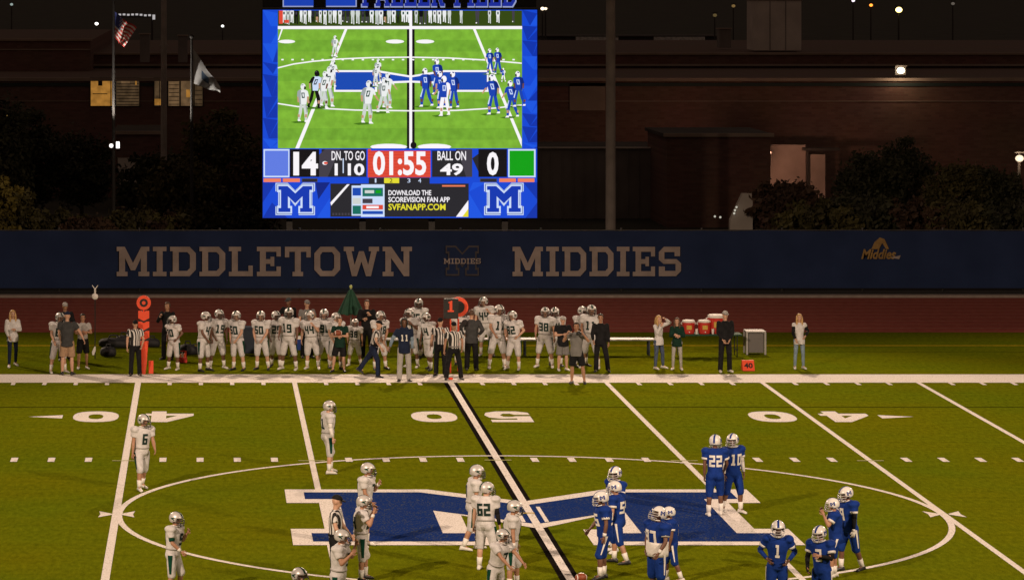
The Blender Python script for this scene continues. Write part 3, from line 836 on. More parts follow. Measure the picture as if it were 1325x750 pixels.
JIT = random.Random(21)
class Figure:
    """one person in local coordinates: faces -Y, feet at z = 0, 1.80 m tall"""
    def __init__(s, arms=('down','down'), legs=('stand','stand'), lean=0, twist=0, head=(0,0), pads=False, sleeve=.62, top='jersey', low='football',
                 bulk=1.0, female=False, voxel=.02, untuck=False, hood=False, tilt=0):
        s.bulk = bulk
        s.low, s.top, s.pads, s.female, s.voxel = low, top, pads, female, voxel
        s.sleeve_len = sleeve
        T = Matrix.Rotation(R(twist), 3, 'Z') @ Matrix.Rotation(R(tilt), 3, 'Y') @ Matrix.Rotation(R(lean), 3, 'X')
        s.T = T
        P = Vector((0, 0, .96))
        u = T @ Vector((0,0,1)); rt = T @ Vector((1,0,0)); fw = T @ Vector((0,-1,0))
        neck = P + u * .55
        s.j = J = {}
        shw = (.175 if female else .195) * (.5 + .5 * bulk)
        for side, nm, arm, leg in ((-1,'r',arms[0],legs[0]), (1,'l',arms[1],legs[1])):
            ua, fa = (ARM[arm] if isinstance(arm, str) else arm)
            ua = tuple(x + JIT.uniform(-.07, .07) for x in ua); fa = tuple(x + JIT.uniform(-.09, .09) for x in fa)
            ua = (Matrix.Rotation(R(twist), 3, 'Z') @ Vector((ua[0]*side, ua[1], ua[2]))).normalized()
            fa = (Matrix.Rotation(R(twist), 3, 'Z') @ Vector((fa[0]*side, fa[1], fa[2]))).normalized()
            J['sh'+nm] = neck - u*.055 + rt*side*shw
            J['el'+nm] = J['sh'+nm] + ua*.285
            J['wr'+nm] = J['el'+nm] + fa*.25
            J['ha'+nm] = fa
            th, sn = LEG[leg] if isinstance(leg, str) else leg
            th = Vector((th[0]*side, th[1], th[2])).normalized(); sn = Vector((sn[0]*side, sn[1], sn[2])).normalized()
            J['hp'+nm] = P + Vector((side*.095, 0, -.03))
            J['kn'+nm] = J['hp'+nm] + th*.43
            J['an'+nm] = J['kn'+nm] + sn*.42
            J['th'+nm] = th; J['sn'+nm] = sn
        dz = .085 - min(J['anr'].z, J['anl'].z)
        off = Vector((-(J['anr'].x+J['anl'].x)/2, -(J['anr'].y+J['anl'].y)/2, dz))
        for k in J:
            if k[:2] not in ('ha','th','sn'): J[k] = J[k] + off
        s.P, s.neck = P + off, neck + off
        s.u, s.rt, s.fw = u, rt, fw
        H = rot_frame(twist + head[0], lean * .5 + head[1])
        s.H = H
        s.hc = s.neck + u * .06 + H @ Vector((0, -.015, .105))
        b = bulk; sk = 1.0
        # --- body
        bm = bmesh.new()
        ellipsoid(bm, s.P + u*.36, .145*b, .095*b, .2, T); ellipsoid(bm, s.P + u*.14, .125*b, .09*b, .17, T); ellipsoid(bm, s.P, .145*b, .1*b, .12, T)
        capsule(bm, s.neck - u*.06, .062, s.hc - H @ Vector((0,-.01,.05)), .055)
        ellipsoid(bm, s.hc + H @ Vector((0,.008,.022)), .078, .098, .108, H)
        ellipsoid(bm, s.hc + H @ Vector((0,-.036,-.055)), .056, .056, .062, H)
        capsule(bm, s.hc + H @ Vector((0,-.088,.012)), .011, s.hc + H @ Vector((0,-.106,-.026)), .017, 8)
        for e in (-1, 1):
            ellipsoid(bm, s.hc + H @ Vector((e*.08,.012,-.004)), .014, .022, .034, H, 8, 6)
        for n in 'rl':
            long = s.sleeve_len > .9
            k = .82 if long else 1
            capsule(bm, J['sh'+n], .052*k, J['el'+n], .043*k); capsule(bm, J['el'+n], .044*k, J['el'+n].lerp(J['wr'+n], .35), .046*k); capsule(bm, J['el'+n].lerp(J['wr'+n], .35), .045*k, J['wr'+n], .029)
            d = J['ha'+n]; side = -1 if n == 'r' else 1
            hx, hy, hd = s.handframe(n)
            M = Matrix((hx, hy, hd)).transposed()
            ellipsoid(bm, J['wr'+n] + d*.055, .043, .020, .058, M, 10, 7)
            cover = low in ('trousers', 'jeans', 'leggings')
            kk = .8
            capsule(bm, J['hp'+n], .085*kk, J['kn'+n], .058*kk)
            c = .78 if cover else 1
            cp = J['kn'+n].lerp(J['an'+n], .32) + Vector((0, .012, 0))
            capsule(bm, J['kn'+n], .053*c, cp, .064*c); capsule(bm, cp, .063*c, J['an'+n], .037*c)
            capsule(bm, J['an'+n], .036, J['an'+n] + s.toe(n)*.10 + Vector((0,0,-.045)), .03)
        s.o_body = melt(bm, voxel, 2)
        # --- top
        bm = bmesh.new()
        g = 1.0 if not pads else 1.06
        bot = -.14 if untuck else -.04
        if female: secs = [(bot, .165, .125), (.06, .15, .115), (.16, .14, .108), (.30, .165, .125), (.40, .17, .12), (.47, .15, .1), (.53, .085, .075), (.57, .068, .066)]
        elif pads: secs = [(bot, .172, .16), (.06, .168, .152), (.18, .176, .158), (.30, .20, .175), (.40, .22, .182), (.47, .22, .168), (.53, .155, .13), (.575, .10, .095)]
        else: secs = [(bot, .172, .132), (.06, .165, .128), (.18, .168, .128), (.30, .185, .135), (.40, .19, .128), (.47, .175, .108), (.53, .10, .085), (.565, .072, .07)]
        loft(bm, [(s.P + u*h, rx*b, ry*b) for h, rx, ry in secs], rt, -fw, 18)
        for n in 'rl':
            side = -1 if n == 'r' else 1
            ua = (J['el'+n]-J['sh'+n])
            if pads:
                ellipsoid(bm, J['sh'+n] + u*.015 + rt*side*.01, .11*b, .14*b, .085, T)
                tube(bm, [J['sh'+n], J['sh'+n]+ua*.3, J['sh'+n]+ua*s.sleeve_len], [.10*b, .094*b, .08*b], 12)
            elif s.sleeve_len < .9:
                ellipsoid(bm, J['sh'+n], .075*b, .075*b, .07, T)
                tube(bm, [J['sh'+n], J['sh'+n]+ua*s.sleeve_len], [.074*b, .07*b], 12)
            else:
                ellipsoid(bm, J['sh'+n], .072*b, .072*b, .068, T)
                capsule(bm, J['sh'+n], .072*b, J['el'+n], .06*b); 
                tube(bm, [J['el'+n], J['el'+n].lerp(J['wr'+n], .5), J['wr'+n]], [.06*b, .054*b, .045], 12)
                ellipsoid(bm, J['el'+n], .06*b, .06*b, .06*b)
        if hood:
            ellipsoid(bm, s.neck + u*.01 + Vector((0,.04,0)), .13, .12, .07, T)
        if untuck: loft(bm, [(s.P + u*h, q_*b, w_*b) for h, q_, w_ in ((-.15,.186,.158),(-.04,.184,.156),(.08,.172,.138))], rt, -fw, 18)
        s.o_top = melt(bm, voxel, 3)
        # --- trousers
        bm = bmesh.new()
        ph = .10; dk = .155 if low == 'football' else (.122 if untuck else .132)
        loft(bm, [(s.P + u*ph, .158*b, dk*.9*b), (s.P + u*.02, .168*b, dk*b), (s.P - Vector((0,0,.06)), .168*b, dk*b), (s.P - Vector((0,0,.12)), .12*b, .1*b)], rt, -fw, 16)
        for n in 'rl':
            hp, kn, an = J['hp'+n], J['kn'+n], J['an'+n]
            if low == 'football':
                tube(bm, [hp, hp.lerp(kn,.4), kn, kn.lerp(an,.2)], [.112*b, .108*b, .088*b, .072*b], 12); ellipsoid(bm, kn + J['th'+n]*.0 + Vector((0,-.012,0)), .08*b, .088*b, .09)
            elif low == 'shorts':
                tube(bm, [hp, hp.lerp(kn,.5), kn.lerp(hp,.04)], [.10*b, .104*b, .105*b], 12)
            elif low in ('leggings', 'jeans'):
                f = .92 if low == 'leggings' else 1
                capsule(bm, hp, .094*f, kn, .066*f); ellipsoid(bm, kn, .066*f, .068*f, .08)
                tube(bm, [kn, kn.lerp(an,.35) + Vector((0,.01,0)), an + Vector((0,0,-.01))], [.064*f, .064*f, .046*f], 12)
            else:
                capsule(bm, hp, .1*b, kn, .082*b); ellipsoid(bm, kn, .082*b, .084*b, .1)
                tube(bm, [kn, kn.lerp(an,.4), an + Vector((0,0,-.035))], [.08*b, .077*b, .078], 12)
            ellipsoid(bm, hp + Vector((0,.025 if low == 'football' else .008,-.01)), .1*b, (.125 if low == 'football' else .104)*b, .13)
        s.o_low = melt(bm, voxel, 3)
    def handframe(s, n):
        d = s.j['ha'+n]; side = -1 if n == 'r' else 1
        inw = Vector((-side, 0, 0)) + Vector((0, .25, 0))
        pn = inw - d * inw.dot(d)                       # palm normal, towards the body
        pn.normalize()
        return d.cross(pn).normalized() * 1.0, pn, d    # x: across the palm
    def toe(s, n):
        side = -1 if n == 'r' else 1
        return Vector((side*.22, -1, 0)).normalized()
    def collect(s, dg):
        for k in ('body', 'top', 'low'):
            o = getattr(s, 'o_'+k)
            me = bpy.data.meshes.new_from_object(o.evaluated_get(dg), depsgraph=dg)
            me.materials.clear()
            setattr(s, 'm_'+k, me)
        # fingers, eyes and mouth join the body mesh
        bm = bmesh.new(); bm.from_mesh(s.m_body)
        for f in bm.faces: f.material_index = 0
        for n in 'rl':
            hx, pn, d = s.handframe(n); w = s.j['wr'+n]
            fw_ = hx if hx.y < 0 else -hx                # thumb side: towards the front
            for i, (o_, ln) in enumerate(((-.03,.062),(-.010,.075),(.010,.082),(.03,.074))):
                p = w + d*.092 - fw_*(-o_)
                c = .35 + .06*i if False else .4
                q1 = p + (d*math.cos(.25) + pn*math.sin(.25))*ln*.45
                q2 = q1 + (d*math.cos(.75) + pn*math.sin(.75))*ln*.32
                q3 = q2 + (d*math.cos(1.15) + pn*math.sin(1.15))*ln*.26
                tube(bm, [p - d*.02, q1, q2, q3], [.0105,.0098,.009,.0072], 6)
            t0 = w + d*.035 + fw_*.03
            tube(bm, [t0 - fw_*.012, t0 + (d*.6+fw_*.8)*.03, t0 + (d*.85+fw_*.75+pn*.2)*.05, t0 + (d*1.0+fw_*.55+pn*.4)*.068], [.013,.0125,.011,.008], 6)
        H = s.H
        for e in (-1, 1):
            ellipsoid(bm, s.hc + H @ Vector((e*.031,-.079,.018)), .012, .009, .009, H, 8, 5, 1)
            ellipsoid(bm, s.hc + H @ Vector((e*.032,-.083,.036)), .018, .007, .005, H, 8, 4, 1)
        ellipsoid(bm, s.hc + H @ Vector((0,-.089,-.056)), .023, .007, .007, H, 8, 5, 2)
        bm.to_mesh(s.m_body); bm.free()
        for me in (s.m_body, s.m_top, s.m_low):
            for p in me.polygons: p.use_smooth = True
        for k in ('body', 'top', 'low'):
            o = getattr(s, 'o_'+k); me = o.data
            bpy.data.objects.remove(o); bpy.data.meshes.remove(me)
        s.bvh = BVHTree.FromPolygons([v.co for v in s.m_top.vertices], [p.vertices for p in s.m_top.polygons])
        s.bvl = BVHTree.FromPolygons([v.co for v in s.m_low.vertices], [p.vertices for p in s.m_low.polygons])

SEG = {'0':'abcdef','1':'bc','2':'abged','3':'abgcd','4':'fgbc','5':'afgcd','6':'afgedc','7':'abc','8':'abcdefg','9':'abcdfg'}
def cells(ch):
    r = set()
    for sg in SEG[ch]:
        x0,y0,x1,y1 = {'a':(0,8,6,10),'d':(0,0,6,2),'g':(0,4,6,6),'f':(0,5,2,10),'e':(0,0,2,5),'b':(4,5,6,10),'c':(4,0,6,5)}[sg]
        for x in range(x0,x1):
            for y in range(y0,y1): r.add((x,y))
    if ch == '1': r = {(x-2,y) for x,y in r} | {(1,8),(1,9)} | {(x,y) for x in range(1,5) for y in (0,1)}
    return r
def project(bvh, pts_faces, out):
    """lay points (origin, direction) on a surface; returns verts + faces"""
def number_mesh(fig, txt, front=True, w=.125, h=.26, zc=.30):
    vs, fs, idx = [], [], {}
    d = fig.fw if front else -fig.fw
    # number runs from the viewer's left to right
    ex = (-fig.rt if False else fig.rt) * (1 if front else -1)
    n = len(txt); tot = n*w + (n-1)*.03
    for k, ch in enumerate(txt):
        x0 = -tot/2 + k*(w+.03)
        def vert(gx, gy):
            key = (k, gx, gy)
            if key not in idx:
                p = fig.P + fig.u*(zc - h/2 + h*gy/10) + ex*(x0 + w*gx/6)
                hit, nrm, _, _ = fig.bvh.ray_cast(p + d*.6, -d)
                q = (hit + d*.008 + nrm*.005) if hit is not None else p + d*.13
                idx[key] = len(vs); vs.append(q)
            return idx[key]
        for (cx, cy) in cells(ch):
            fs.append((vert(cx,cy), vert(cx+1,cy), vert(cx+1,cy+1), vert(cx,cy+1)))
    me = bpy.data.meshes.new('jersey_number')
    me.from_pydata([tuple(v) for v in vs], [], fs); me.update()
    return me
def side_stripe_mesh(fig, n, wd=.05, t0=.02, t1=.95):
    J = fig.j; side = -1 if n == 'r' else 1
    vs, fs = [], []
    d = Vector((side, 0, 0))
    for i in range(11):
        t = t0 + (t1-t0)*i/10
        c = J['hp'+n].lerp(J['kn'+n], t)
        ww = wd*(1.25 - .8*t)
        for e in (-1, -.5, 0, .5, 1):
            p = c + Vector((0, e*ww*.5, 0))
            hit, nrm, _, _ = fig.bvl.ray_cast(p + d*.5, -d)
            vs.append((hit + nrm*.007 + d*.003) if hit is not None else p + d*.1)
    for i in range(10):
        for k in range(4): fs.append((5*i+k, 5*i+k+1, 5*i+k+6, 5*i+k+5))
    me = bpy.data.meshes.new('pants_stripe'); me.from_pydata([tuple(v) for v in vs], [], fs); me.update()
    return me
def helmet_meshes(fig, blue):
    H, c = fig.H, fig.hc + fig.H @ Vector((0,.004,.018))
    bm = bmesh.new(); NU, NV = 24, 14; rows = []
    rx, ry, rz = .138, .164, .146
    def sp(a, t, k=1.0):
        return Vector((rx*k*math.sin(t)*math.sin(a), -ry*k*math.sin(t)*math.cos(a), rz*k*math.cos(t)))
    for j in range(NV + 1):
        t = R(6) + (R(128)-R(6))*j/NV
        rows.append([bm.verts.new(c + H @ sp(2*math.pi*i/NU, t)) for i in range(NU)])
    bm.faces.new(rows[0])
    for j in range(NV):
        for i in range(NU):
            a = math.degrees(2*math.pi*(i+.5)/NU); a = a if a < 180 else a-360
            t = 6 + 122*(j+.5)/NV
            if abs(a) < 62 and t > 74: continue
            if abs(a) < 90 and t > 112: continue
            k = (i+1) % NU
            bm.faces.new((rows[j][i], rows[j+1][i], rows[j+1][k], rows[j][k]))
    bmesh.ops.recalc_face_normals(bm, faces=bm.faces)
    geo = bmesh.ops.solidify(bm, geom=list(bm.faces), thickness=.014)
    shell = bm_mesh('helmet', bm, True)
    bm = bmesh.new()
    for zz, rr_, am in ((-.012,1.0,62),(-.055,1.12,66),(-.098,1.14,58),(-.128,1.08,46)):
        pts = []
        for i in range(9):
            a = R(-am + 2*am*i/8)
            pts.append(c + H @ Vector((rx*rr_*math.sin(a), -ry*rr_*math.cos(a) - (.012 if abs(i-4) < 3 else 0), zz)))
        tube(bm, pts, .0075, 6)
    for a in (-24, 24):
        pts = [c + H @ Vector((rx*q*math.sin(R(a)), -ry*q*math.cos(R(a)) - .012, zz)) for zz, q in ((.02,1.0),(-.055,1.12),(-.128,1.08))]
        tube(bm, pts, .0075, 6)
    mask = bm_mesh('face_mask', bm, True)
    def band(x0, x1, tA, tB, k=1.022, n=14):
        vs, fs = [], []
        for i in range(n + 1):
            t = tA + (tB - tA)*i/n
            for x in (x0, x1):
                zf = math.sqrt(max(0, 1 - (x/rx)**2))
                vs.append(tuple(c + H @ Vector((x, -ry*k*zf*math.sin(R(t)), rz*k*zf*math.cos(R(t))))))
        for i in range(n): fs.append((2*i, 2*i+1, 2*i+3, 2*i+2))
        me = bpy.data.meshes.new('helmet_stripe'); me.from_pydata(vs, [], fs); me.update(); return me
    stripe = band(-.021, .021, 66, -110)
    decal = []
    rowsM = ("##...##", "###.###", "#.###.#", "##.#.##", "##...##", "##...##") if blue else (".......", "##.....", ".####..", "..#####", ".####..", "##.....")
    for e in (-1, 1):
        bm = bmesh.new(); idx = {}
        def dv(gx, gy):
            if (gx, gy) not in idx:
                yy, zz = (gx - 3.5)*.0155*(1 if e > 0 else 1) + .012, (3 - gy)*.0135 + .018
                xx = rx*1.035*math.sqrt(max(0, 1 - (yy/ry)**2 - (zz/rz)**2))
                idx[(gx, gy)] = bm.verts.new(c + H @ Vector((e*xx, yy, zz)))
            return idx[(gx, gy)]
        for gy, row in enumerate(rowsM):
            for gx, chh in enumerate(row):
                if chh == '#':
                    bm.faces.new((dv(gx,gy), dv(gx+1,gy), dv(gx+1,gy+1), dv(gx,gy+1)))
        decal.append(bm_mesh('helmet_decal', bm))
    bm = bmesh.new()
    pts = [c + H @ Vector((rx*.97*math.sin(R(a)), -ry*.78*math.cos(R(a)) - .0, -.125 - .02*math.cos(R(a)))) for a in range(-80, 81, 20)]
    tube(bm, pts, .012, 6)
    chin = bm_mesh('chin_strap', bm, True)
    return shell, mask, stripe, decal, chin
def hair_mesh(fig, style):
    H, c = fig.H, fig.hc
    bm = bmesh.new()
    if style in ('short', 'long', 'bun', 'pony'):
        NU, NV = 20, 10; rows = []
        for j in range(NV + 1):
            t = R(4) + (R(112)-R(4))*j/NV
            rows.append([bm.verts.new(c + H @ (Vector((0,.012,.03)) + Vector((.086*math.sin(t)*math.sin(2*math.pi*i/NU), -.106*math.sin(t)*math.cos(2*math.pi*i/NU), .106*math.cos(t))))) for i in range(NU)])
        bm.faces.new(rows[0])
        for j in range(NV):
            for i in range(NU):
                a = math.degrees(2*math.pi*(i+.5)/NU); a = a if a < 180 else a-360
                if abs(a) < 75 and 4 + 108*(j+.5)/NV > 62: continue
                k = (i+1) % NU
                bm.faces.new((rows[j][i], rows[j+1][i], rows[j+1][k], rows[j][k]))
        bmesh.ops.recalc_face_normals(bm, faces=bm.faces)
        bmesh.ops.solidify(bm, geom=list(bm.faces), thickness=-.012)
    if style == 'long':
        for e, w in ((-1,.03),(1,.03)):
            tube(bm, [c + H @ Vector((e*.07,.0,.05)), c + H @ Vector((e*.088,.005,-.05)), c + H @ Vector((e*.09,-.02,-.17)), c + H @ Vector((e*.08,-.05,-.27))], [.03,.036,.034,.012], 8)
        for x in (-.05, 0, .05):
            tube(bm, [c + H @ Vector((x,.085,.05)), c + H @ Vector((x,.1,-.06)), c + H @ Vector((x,.11,-.18)), c + H @ Vector((x*.8,.12,-.28))], [.036,.042,.04,.014], 8)
    if style == 'bun': ellipsoid(bm, c + H @ Vector((0,.08,.12)), .05,.05,.045, H)
    if style == 'pony': tube(bm, [c + H @ Vector((0,.1,.07)), c + H @ Vector((0,.16,.03)), c + H @ Vector((0,.16,-.12)), c + H @ Vector((0,.14,-.2))], [.025,.035,.03,.01], 8)
    if style == 'cap':
        NU, NV = 20, 6; rows = []
        for j in range(NV + 1):
            t = R(6) + (R(82)-R(6))*j/NV
            rows.append([bm.verts.new(c + H @ (Vector((0,.008,.042)) + Vector((.091*math.sin(t)*math.sin(2*math.pi*i/NU), -.112*math.sin(t)*math.cos(2*math.pi*i/NU), .098*math.cos(t))))) for i in range(NU)])
        bm.faces.new(rows[0])
        for j in range(NV):
            for i in range(NU):
                k = (i+1) % NU
                bm.faces.new((rows[j][i], rows[j+1][i], rows[j+1][k], rows[j][k]))
        bot = [bm.verts.new(c + H @ (Vector((0,.008,.05)) + Vector((.08*math.sin(2*math.pi*i/NU), -.1*math.cos(2*math.pi*i/NU), 0)))) for i in range(NU)]
        for i in range(NU): bm.faces.new((rows[-1][i], bot[i], bot[(i+1)%NU], rows[-1][(i+1)%NU]))
        top = [(-.078,-.07),(-.07,-.13),(-.035,-.165),(0,-.174),(.035,-.165),(.07,-.13),(.078,-.07)]
        a = [bm.verts.new(c + H @ Vector((x,y,.062 - .02*(-y-.07)/.1 - abs(x)*.15))) for x, y in top]
        b = [bm.verts.new(c + H @ Vector((x,y,.052 - .02*(-y-.07)/.1 - abs(x)*.15))) for x, y in top]
        bm.faces.new(a); bm.faces.new(list(reversed(b)))
        for i in range(6): bm.faces.new((a[i], b[i], b[i+1], a[i+1]))
        bm.faces.new((a[-1], b[-1], b[0], a[0]))
        bmesh.ops.recalc_face_normals(bm, faces=bm.faces)
    if style == 'hood':
        NU, NV = 20, 10; rows = []
        for j in range(NV + 1):
            t = R(4) + (R(140)-R(4))*j/NV
            rows.append([bm.verts.new(c + H @ (Vector((0,.015,.015)) + Vector((.118*math.sin(t)*math.sin(2*math.pi*i/NU), -.13*math.sin(t)*math.cos(2*math.pi*i/NU), .14*math.cos(t))))) for i in range(NU)])
        bm.faces.new(rows[0])
        for j in range(NV):
            for i in range(NU):
                a = math.degrees(2*math.pi*(i+.5)/NU); a = a if a < 180 else a-360
                if abs(a) < 50 and 4 + 136*(j+.5)/NV > 48: continue
                k = (i+1) % NU
                bm.faces.new((rows[j][i], rows[j+1][i], rows[j+1][k], rows[j][k]))
        bmesh.ops.recalc_face_normals(bm, faces=bm.faces)
        bmesh.ops.solidify(bm, geom=list(bm.faces), thickness=.015)
    return bm_mesh('hair', bm, True)
def shoe_mesh(fig, n):
    an, t = fig.j['an'+n], fig.toe(n)
    sn = fig.j['sn'+n]
    lift = max(0, an.z - .085)
    pit = min(.9, lift * 4)
    fwd = (t * math.cos(pit) + Vector((0,0,-1)) * math.sin(pit)).normalized()
    side = Vector((0,0,1)).cross(t).normalized(); up = side.cross(fwd) * -1
    if up.z < 0: up = -up
    base = an - up * .085
    bm = bmesh.new()
    secs = [(-.085,.030,.02,.035),(-.07,.040,.045,.045),(-.02,.043,.06,.06),(.05,.042,.042,.042),(.12,.048,.033,.033),(.17,.044,.026,.026),(.2,.026,.016,.018)]
    prev = None
    for f, w, hh, zc in secs:
        r = ring(bm, base + fwd*f + up*(hh), side, up, w, hh, 10)
        if prev: bridge(bm, prev, r)
        else: bm.faces.new(list(reversed(r)))
        prev = r
    bm.faces.new(prev)
    bmesh.ops.recalc_face_normals(bm, faces=bm.faces)
    return bm_mesh('shoe', bm, True)
def limb_sleeve(fig, n, part, a, b_, r0, r1):
    J = fig.j
    p, q = {'fore': (J['el'+n], J['wr'+n]), 'upper': (J['sh'+n], J['el'+n]), 'shin': (J['kn'+n], J['an'+n])}[part]
    bm = bmesh.new()
    pts = [p.lerp(q, a), p.lerp(q, (a+b_)/2), p.lerp(q, b_)]
    if part == 'shin':
        for k in range(3): pts[k] = pts[k] + Vector((0, .012*(1-k/2)*.5, 0))
    tube(bm, pts, [r0, (r0+r1)/2, r1], 10)
    return bm_mesh('sleeve', bm, True)

class Spec: pass
ALL = []
def person(u, vf, vh, phi, label, team=None, num=None, face='front', skin=0, group=None, hh=None, dress=None, hat=None, hairc=None, gear=(), shoes=None, share_key=None, **kw):
    s = Spec(); s.__dict__.update(u=u, vf=vf, vh=vh, phi=phi, label=label, team=team, num=num, face=face, skin=skin, group=group, hh=hh, dress=dress, hat=hat, hairc=hairc, gear=gear, shoes=shoes, share_key=share_key, kw=kw)
    ALL.append(s)
PROTO = {}
def build_people():
    figs = []
    for s in ALL:
        kw = dict(s.kw)
        if s.team in ('white', 'blue', 'side'):
            kw.setdefault('pads', True); kw.setdefault('twist', JIT.uniform(-9, 9)); kw.setdefault('tilt', JIT.uniform(-3.5, 3.5)); kw.setdefault('lean', JIT.uniform(0, 6))
        if s.share_key is None or s.share_key not in PROTO:
            s.fig = Figure(**kw)
            figs.append(s)
            if s.share_key is not None: PROTO[s.share_key] = s
        else: s.fig = None
    dg = bpy.context.evaluated_depsgraph_get()
    for s in figs: s.fig.collect(dg)
    for s in ALL:
        if s.vf is None:
            D = FPX * (CZ - (s.hh or 1.76)) / (s.vh - PV); vf = PV + FPX*CZ/D; H = s.hh or 1.76
        else:
            vf = s.vf; D = FPX*CZ/(vf-PV); H = CZ - (s.vh-PV)*D/FPX
        loc = gp(s.u, vf)
        src = s if s.fig else PROTO[s.share_key]
        f = src.fig
        top = f.hc.z + (.155 if src.team in ('white','blue','side') else .128)
        sc = H / top
        if s.fig is None:
            r = src.root.copy(); COL.objects.link(r)
            for ch in src.kids:
                c = ch[0].copy(); COL.objects.link(c); c.parent = r
                if c.name.startswith('jersey') and False: pass
                for g in ch[1]:
                    d = g.copy(); COL.objects.link(d); d.parent = c
            r.location = loc; r.rotation_euler = (0,0,R(s.phi)); r.scale = (sc,)*3
            r['label'] = s.label
            if s.group: r['group'] = s.group
            continue
        root = empty('person', loc, s.label, 'person', s.group, R(s.phi), sc)
        s.root = root; s.kids = []
        def part(name, me, m, par=None):
            o = put(name, me, m, par or root)
            if par is None: s.kids.append((o, []))
            else:
                for k in s.kids:
                    if k[0] is par: k[1].append(o)
            return o
        part('body', f.m_body, [SKINS[s.skin], M_EYE, M_LIP])
        if s.team in ('white', 'side', 'blue'):
            wt = s.team != 'blue'
            jer = part('jersey', f.m_top, C_WHITE if wt else C_BLUE)
            if s.num:
                nm = C_NUM if wt else C_NUMW
                part('jersey_number', number_mesh(f, s.num, True), nm, jer)
                part('jersey_number', number_mesh(f, s.num, False), nm, jer)
            pan = part('pants', f.m_low, C_PANTW if wt else C_BLUEP)
            for n in 'rl':
                part('pants_stripe', side_stripe_mesh(f, n, .085 if wt else .04), C_GREEN if wt else C_NUMW, pan)
            sh, ma, st, de, chn = helmet_meshes(f, not wt)
            hel = part('helmet', sh, C_HELM if wt else C_HELMW)
            part('face_mask', ma, C_MASK if wt else C_MASKW, hel)
            part('helmet_stripe', st, C_GREEN if wt else C_BLUE, hel)
            for d_ in de: part('helmet_decal', d_, C_GREEN if wt else C_BLUE, hel)
            part('chin_strap', chn, C_NUMW, hel)
            if wt:
                bm = bmesh.new()
                loft(bm, [(f.P + f.u*h, .183*f.bulk, .165*f.bulk) for h in (.062,.096)], f.rt, -f.fw, 22)
                part('belt', bm_mesh('belt', bm, True), C_PGREY, pan)
            for n in 'rl':
                part('sock', limb_sleeve(f, n, 'shin', .58, 1.0, .061, .047), C_NUMW)
                J = f.j
                if not wt:
                    q = f.sleeve_len
                    part('sleeve_band', limb_sleeve(f, n, 'upper', q-.14, q+.02, .089, .084), C_NUMW, jer)
            shoes = s.shoes or ('white' if wt else 'white')
        else:
            tm, lm, tn, ln = s.dress
            part(tn, f.m_top, tm); part(ln, f.m_low, lm)
            shoes = s.shoes or 'black'
            if s.num: part('shirt_print', number_mesh(f, s.num, s.face == 'front', .09, .18), C_NUMW, s.kids[1][0])
            if s.hat:
                st, hm = s.hat
                part({'cap':'cap','hood':'hood'}.get(st, 'hair'), hair_mesh(f, st), hm)
        for n in 'rl': part('shoe', shoe_mesh(f, n), C_SHOEW if shoes == 'white' else C_SHOEB)
        for g in s.gear:
            kind, n = g[0], g[1]
            if kind == 'arm_sleeve': 
                part('arm_sleeve', limb_sleeve(f, n, 'fore', .0, .93, .053, .036), g[2]); part('arm_sleeve', limb_sleeve(f, n, 'upper', (.1 if f.female else .5), 1.03, (.066 if f.female else .056), .052), g[2])
            elif kind == 'wristband': part('wristband', limb_sleeve(f, n, 'fore', .72, .98, .041, .036), g[2])
            elif kind == 'arm_band': part('arm_band', limb_sleeve(f, n, 'upper', .64, .86, .066, .06), g[2])
            elif kind == 'undershirt':
                bm = bmesh.new()
                loft(bm, [(f.P + f.u*h, rx*1.09*f.bulk, ry*1.1*f.bulk) for h, rx, ry in ((-.08,.185,.17),(.0,.184,.168),(.08,.182,.165),(.15,.185,.162),(.19,.186,.158))], f.rt, -f.fw, 20)
                part('undershirt', bm_mesh('undershirt', bm, True), C_NUMW)
            elif kind == 'glove':
                J = f.j; bm = bmesh.new(); hx, pn, d = f.handframe(n)
                M = Matrix((hx, pn, d)).transposed()
                ellipsoid(bm, J['wr'+n] + d*.055, .05, .028, .064, M, 12, 8); tube(bm, [J['wr'+n] - d*.03, J['wr'+n] + d*.03], [.036, .04], 10)
                fw_ = hx if hx.y < 0 else -hx
                for o_ in (-.03, -.01, .01, .03):
                    p = J['wr'+n] + d*.09 + fw_*o_
                    tube(bm, [p, p + (d*.95+pn*.3)*.036, p + (d*.8+pn*.55)*.066, p + (d*.6+pn*.8)*.085], [.014,.013,.012,.009], 6)
                tube(bm, [J['wr'+n] + d*.03 + fw_*.02, J['wr'+n] + d*.06 + fw_*.055, J['wr'+n] + d*.09 + fw_*.07], [.016,.015,.011], 6)
                part('glove', bm_mesh('glove', bm, True), g[2])
            elif kind == 'belt':
                bm = bmesh.new()
                loft(bm, [(f.P + f.u*h, .178*f.bulk, .145*f.bulk) for h in (.055,.10)], f.rt, -f.fw, 20)
                part('belt', bm_mesh('belt', bm, True), g[2])

WG, BG, SG, OG, CG = 'players in white on the field', 'players in blue on the field', 'players in white along the far sideline', 'officials in striped shirts', 'coaches and helpers on the far sideline'
P = person
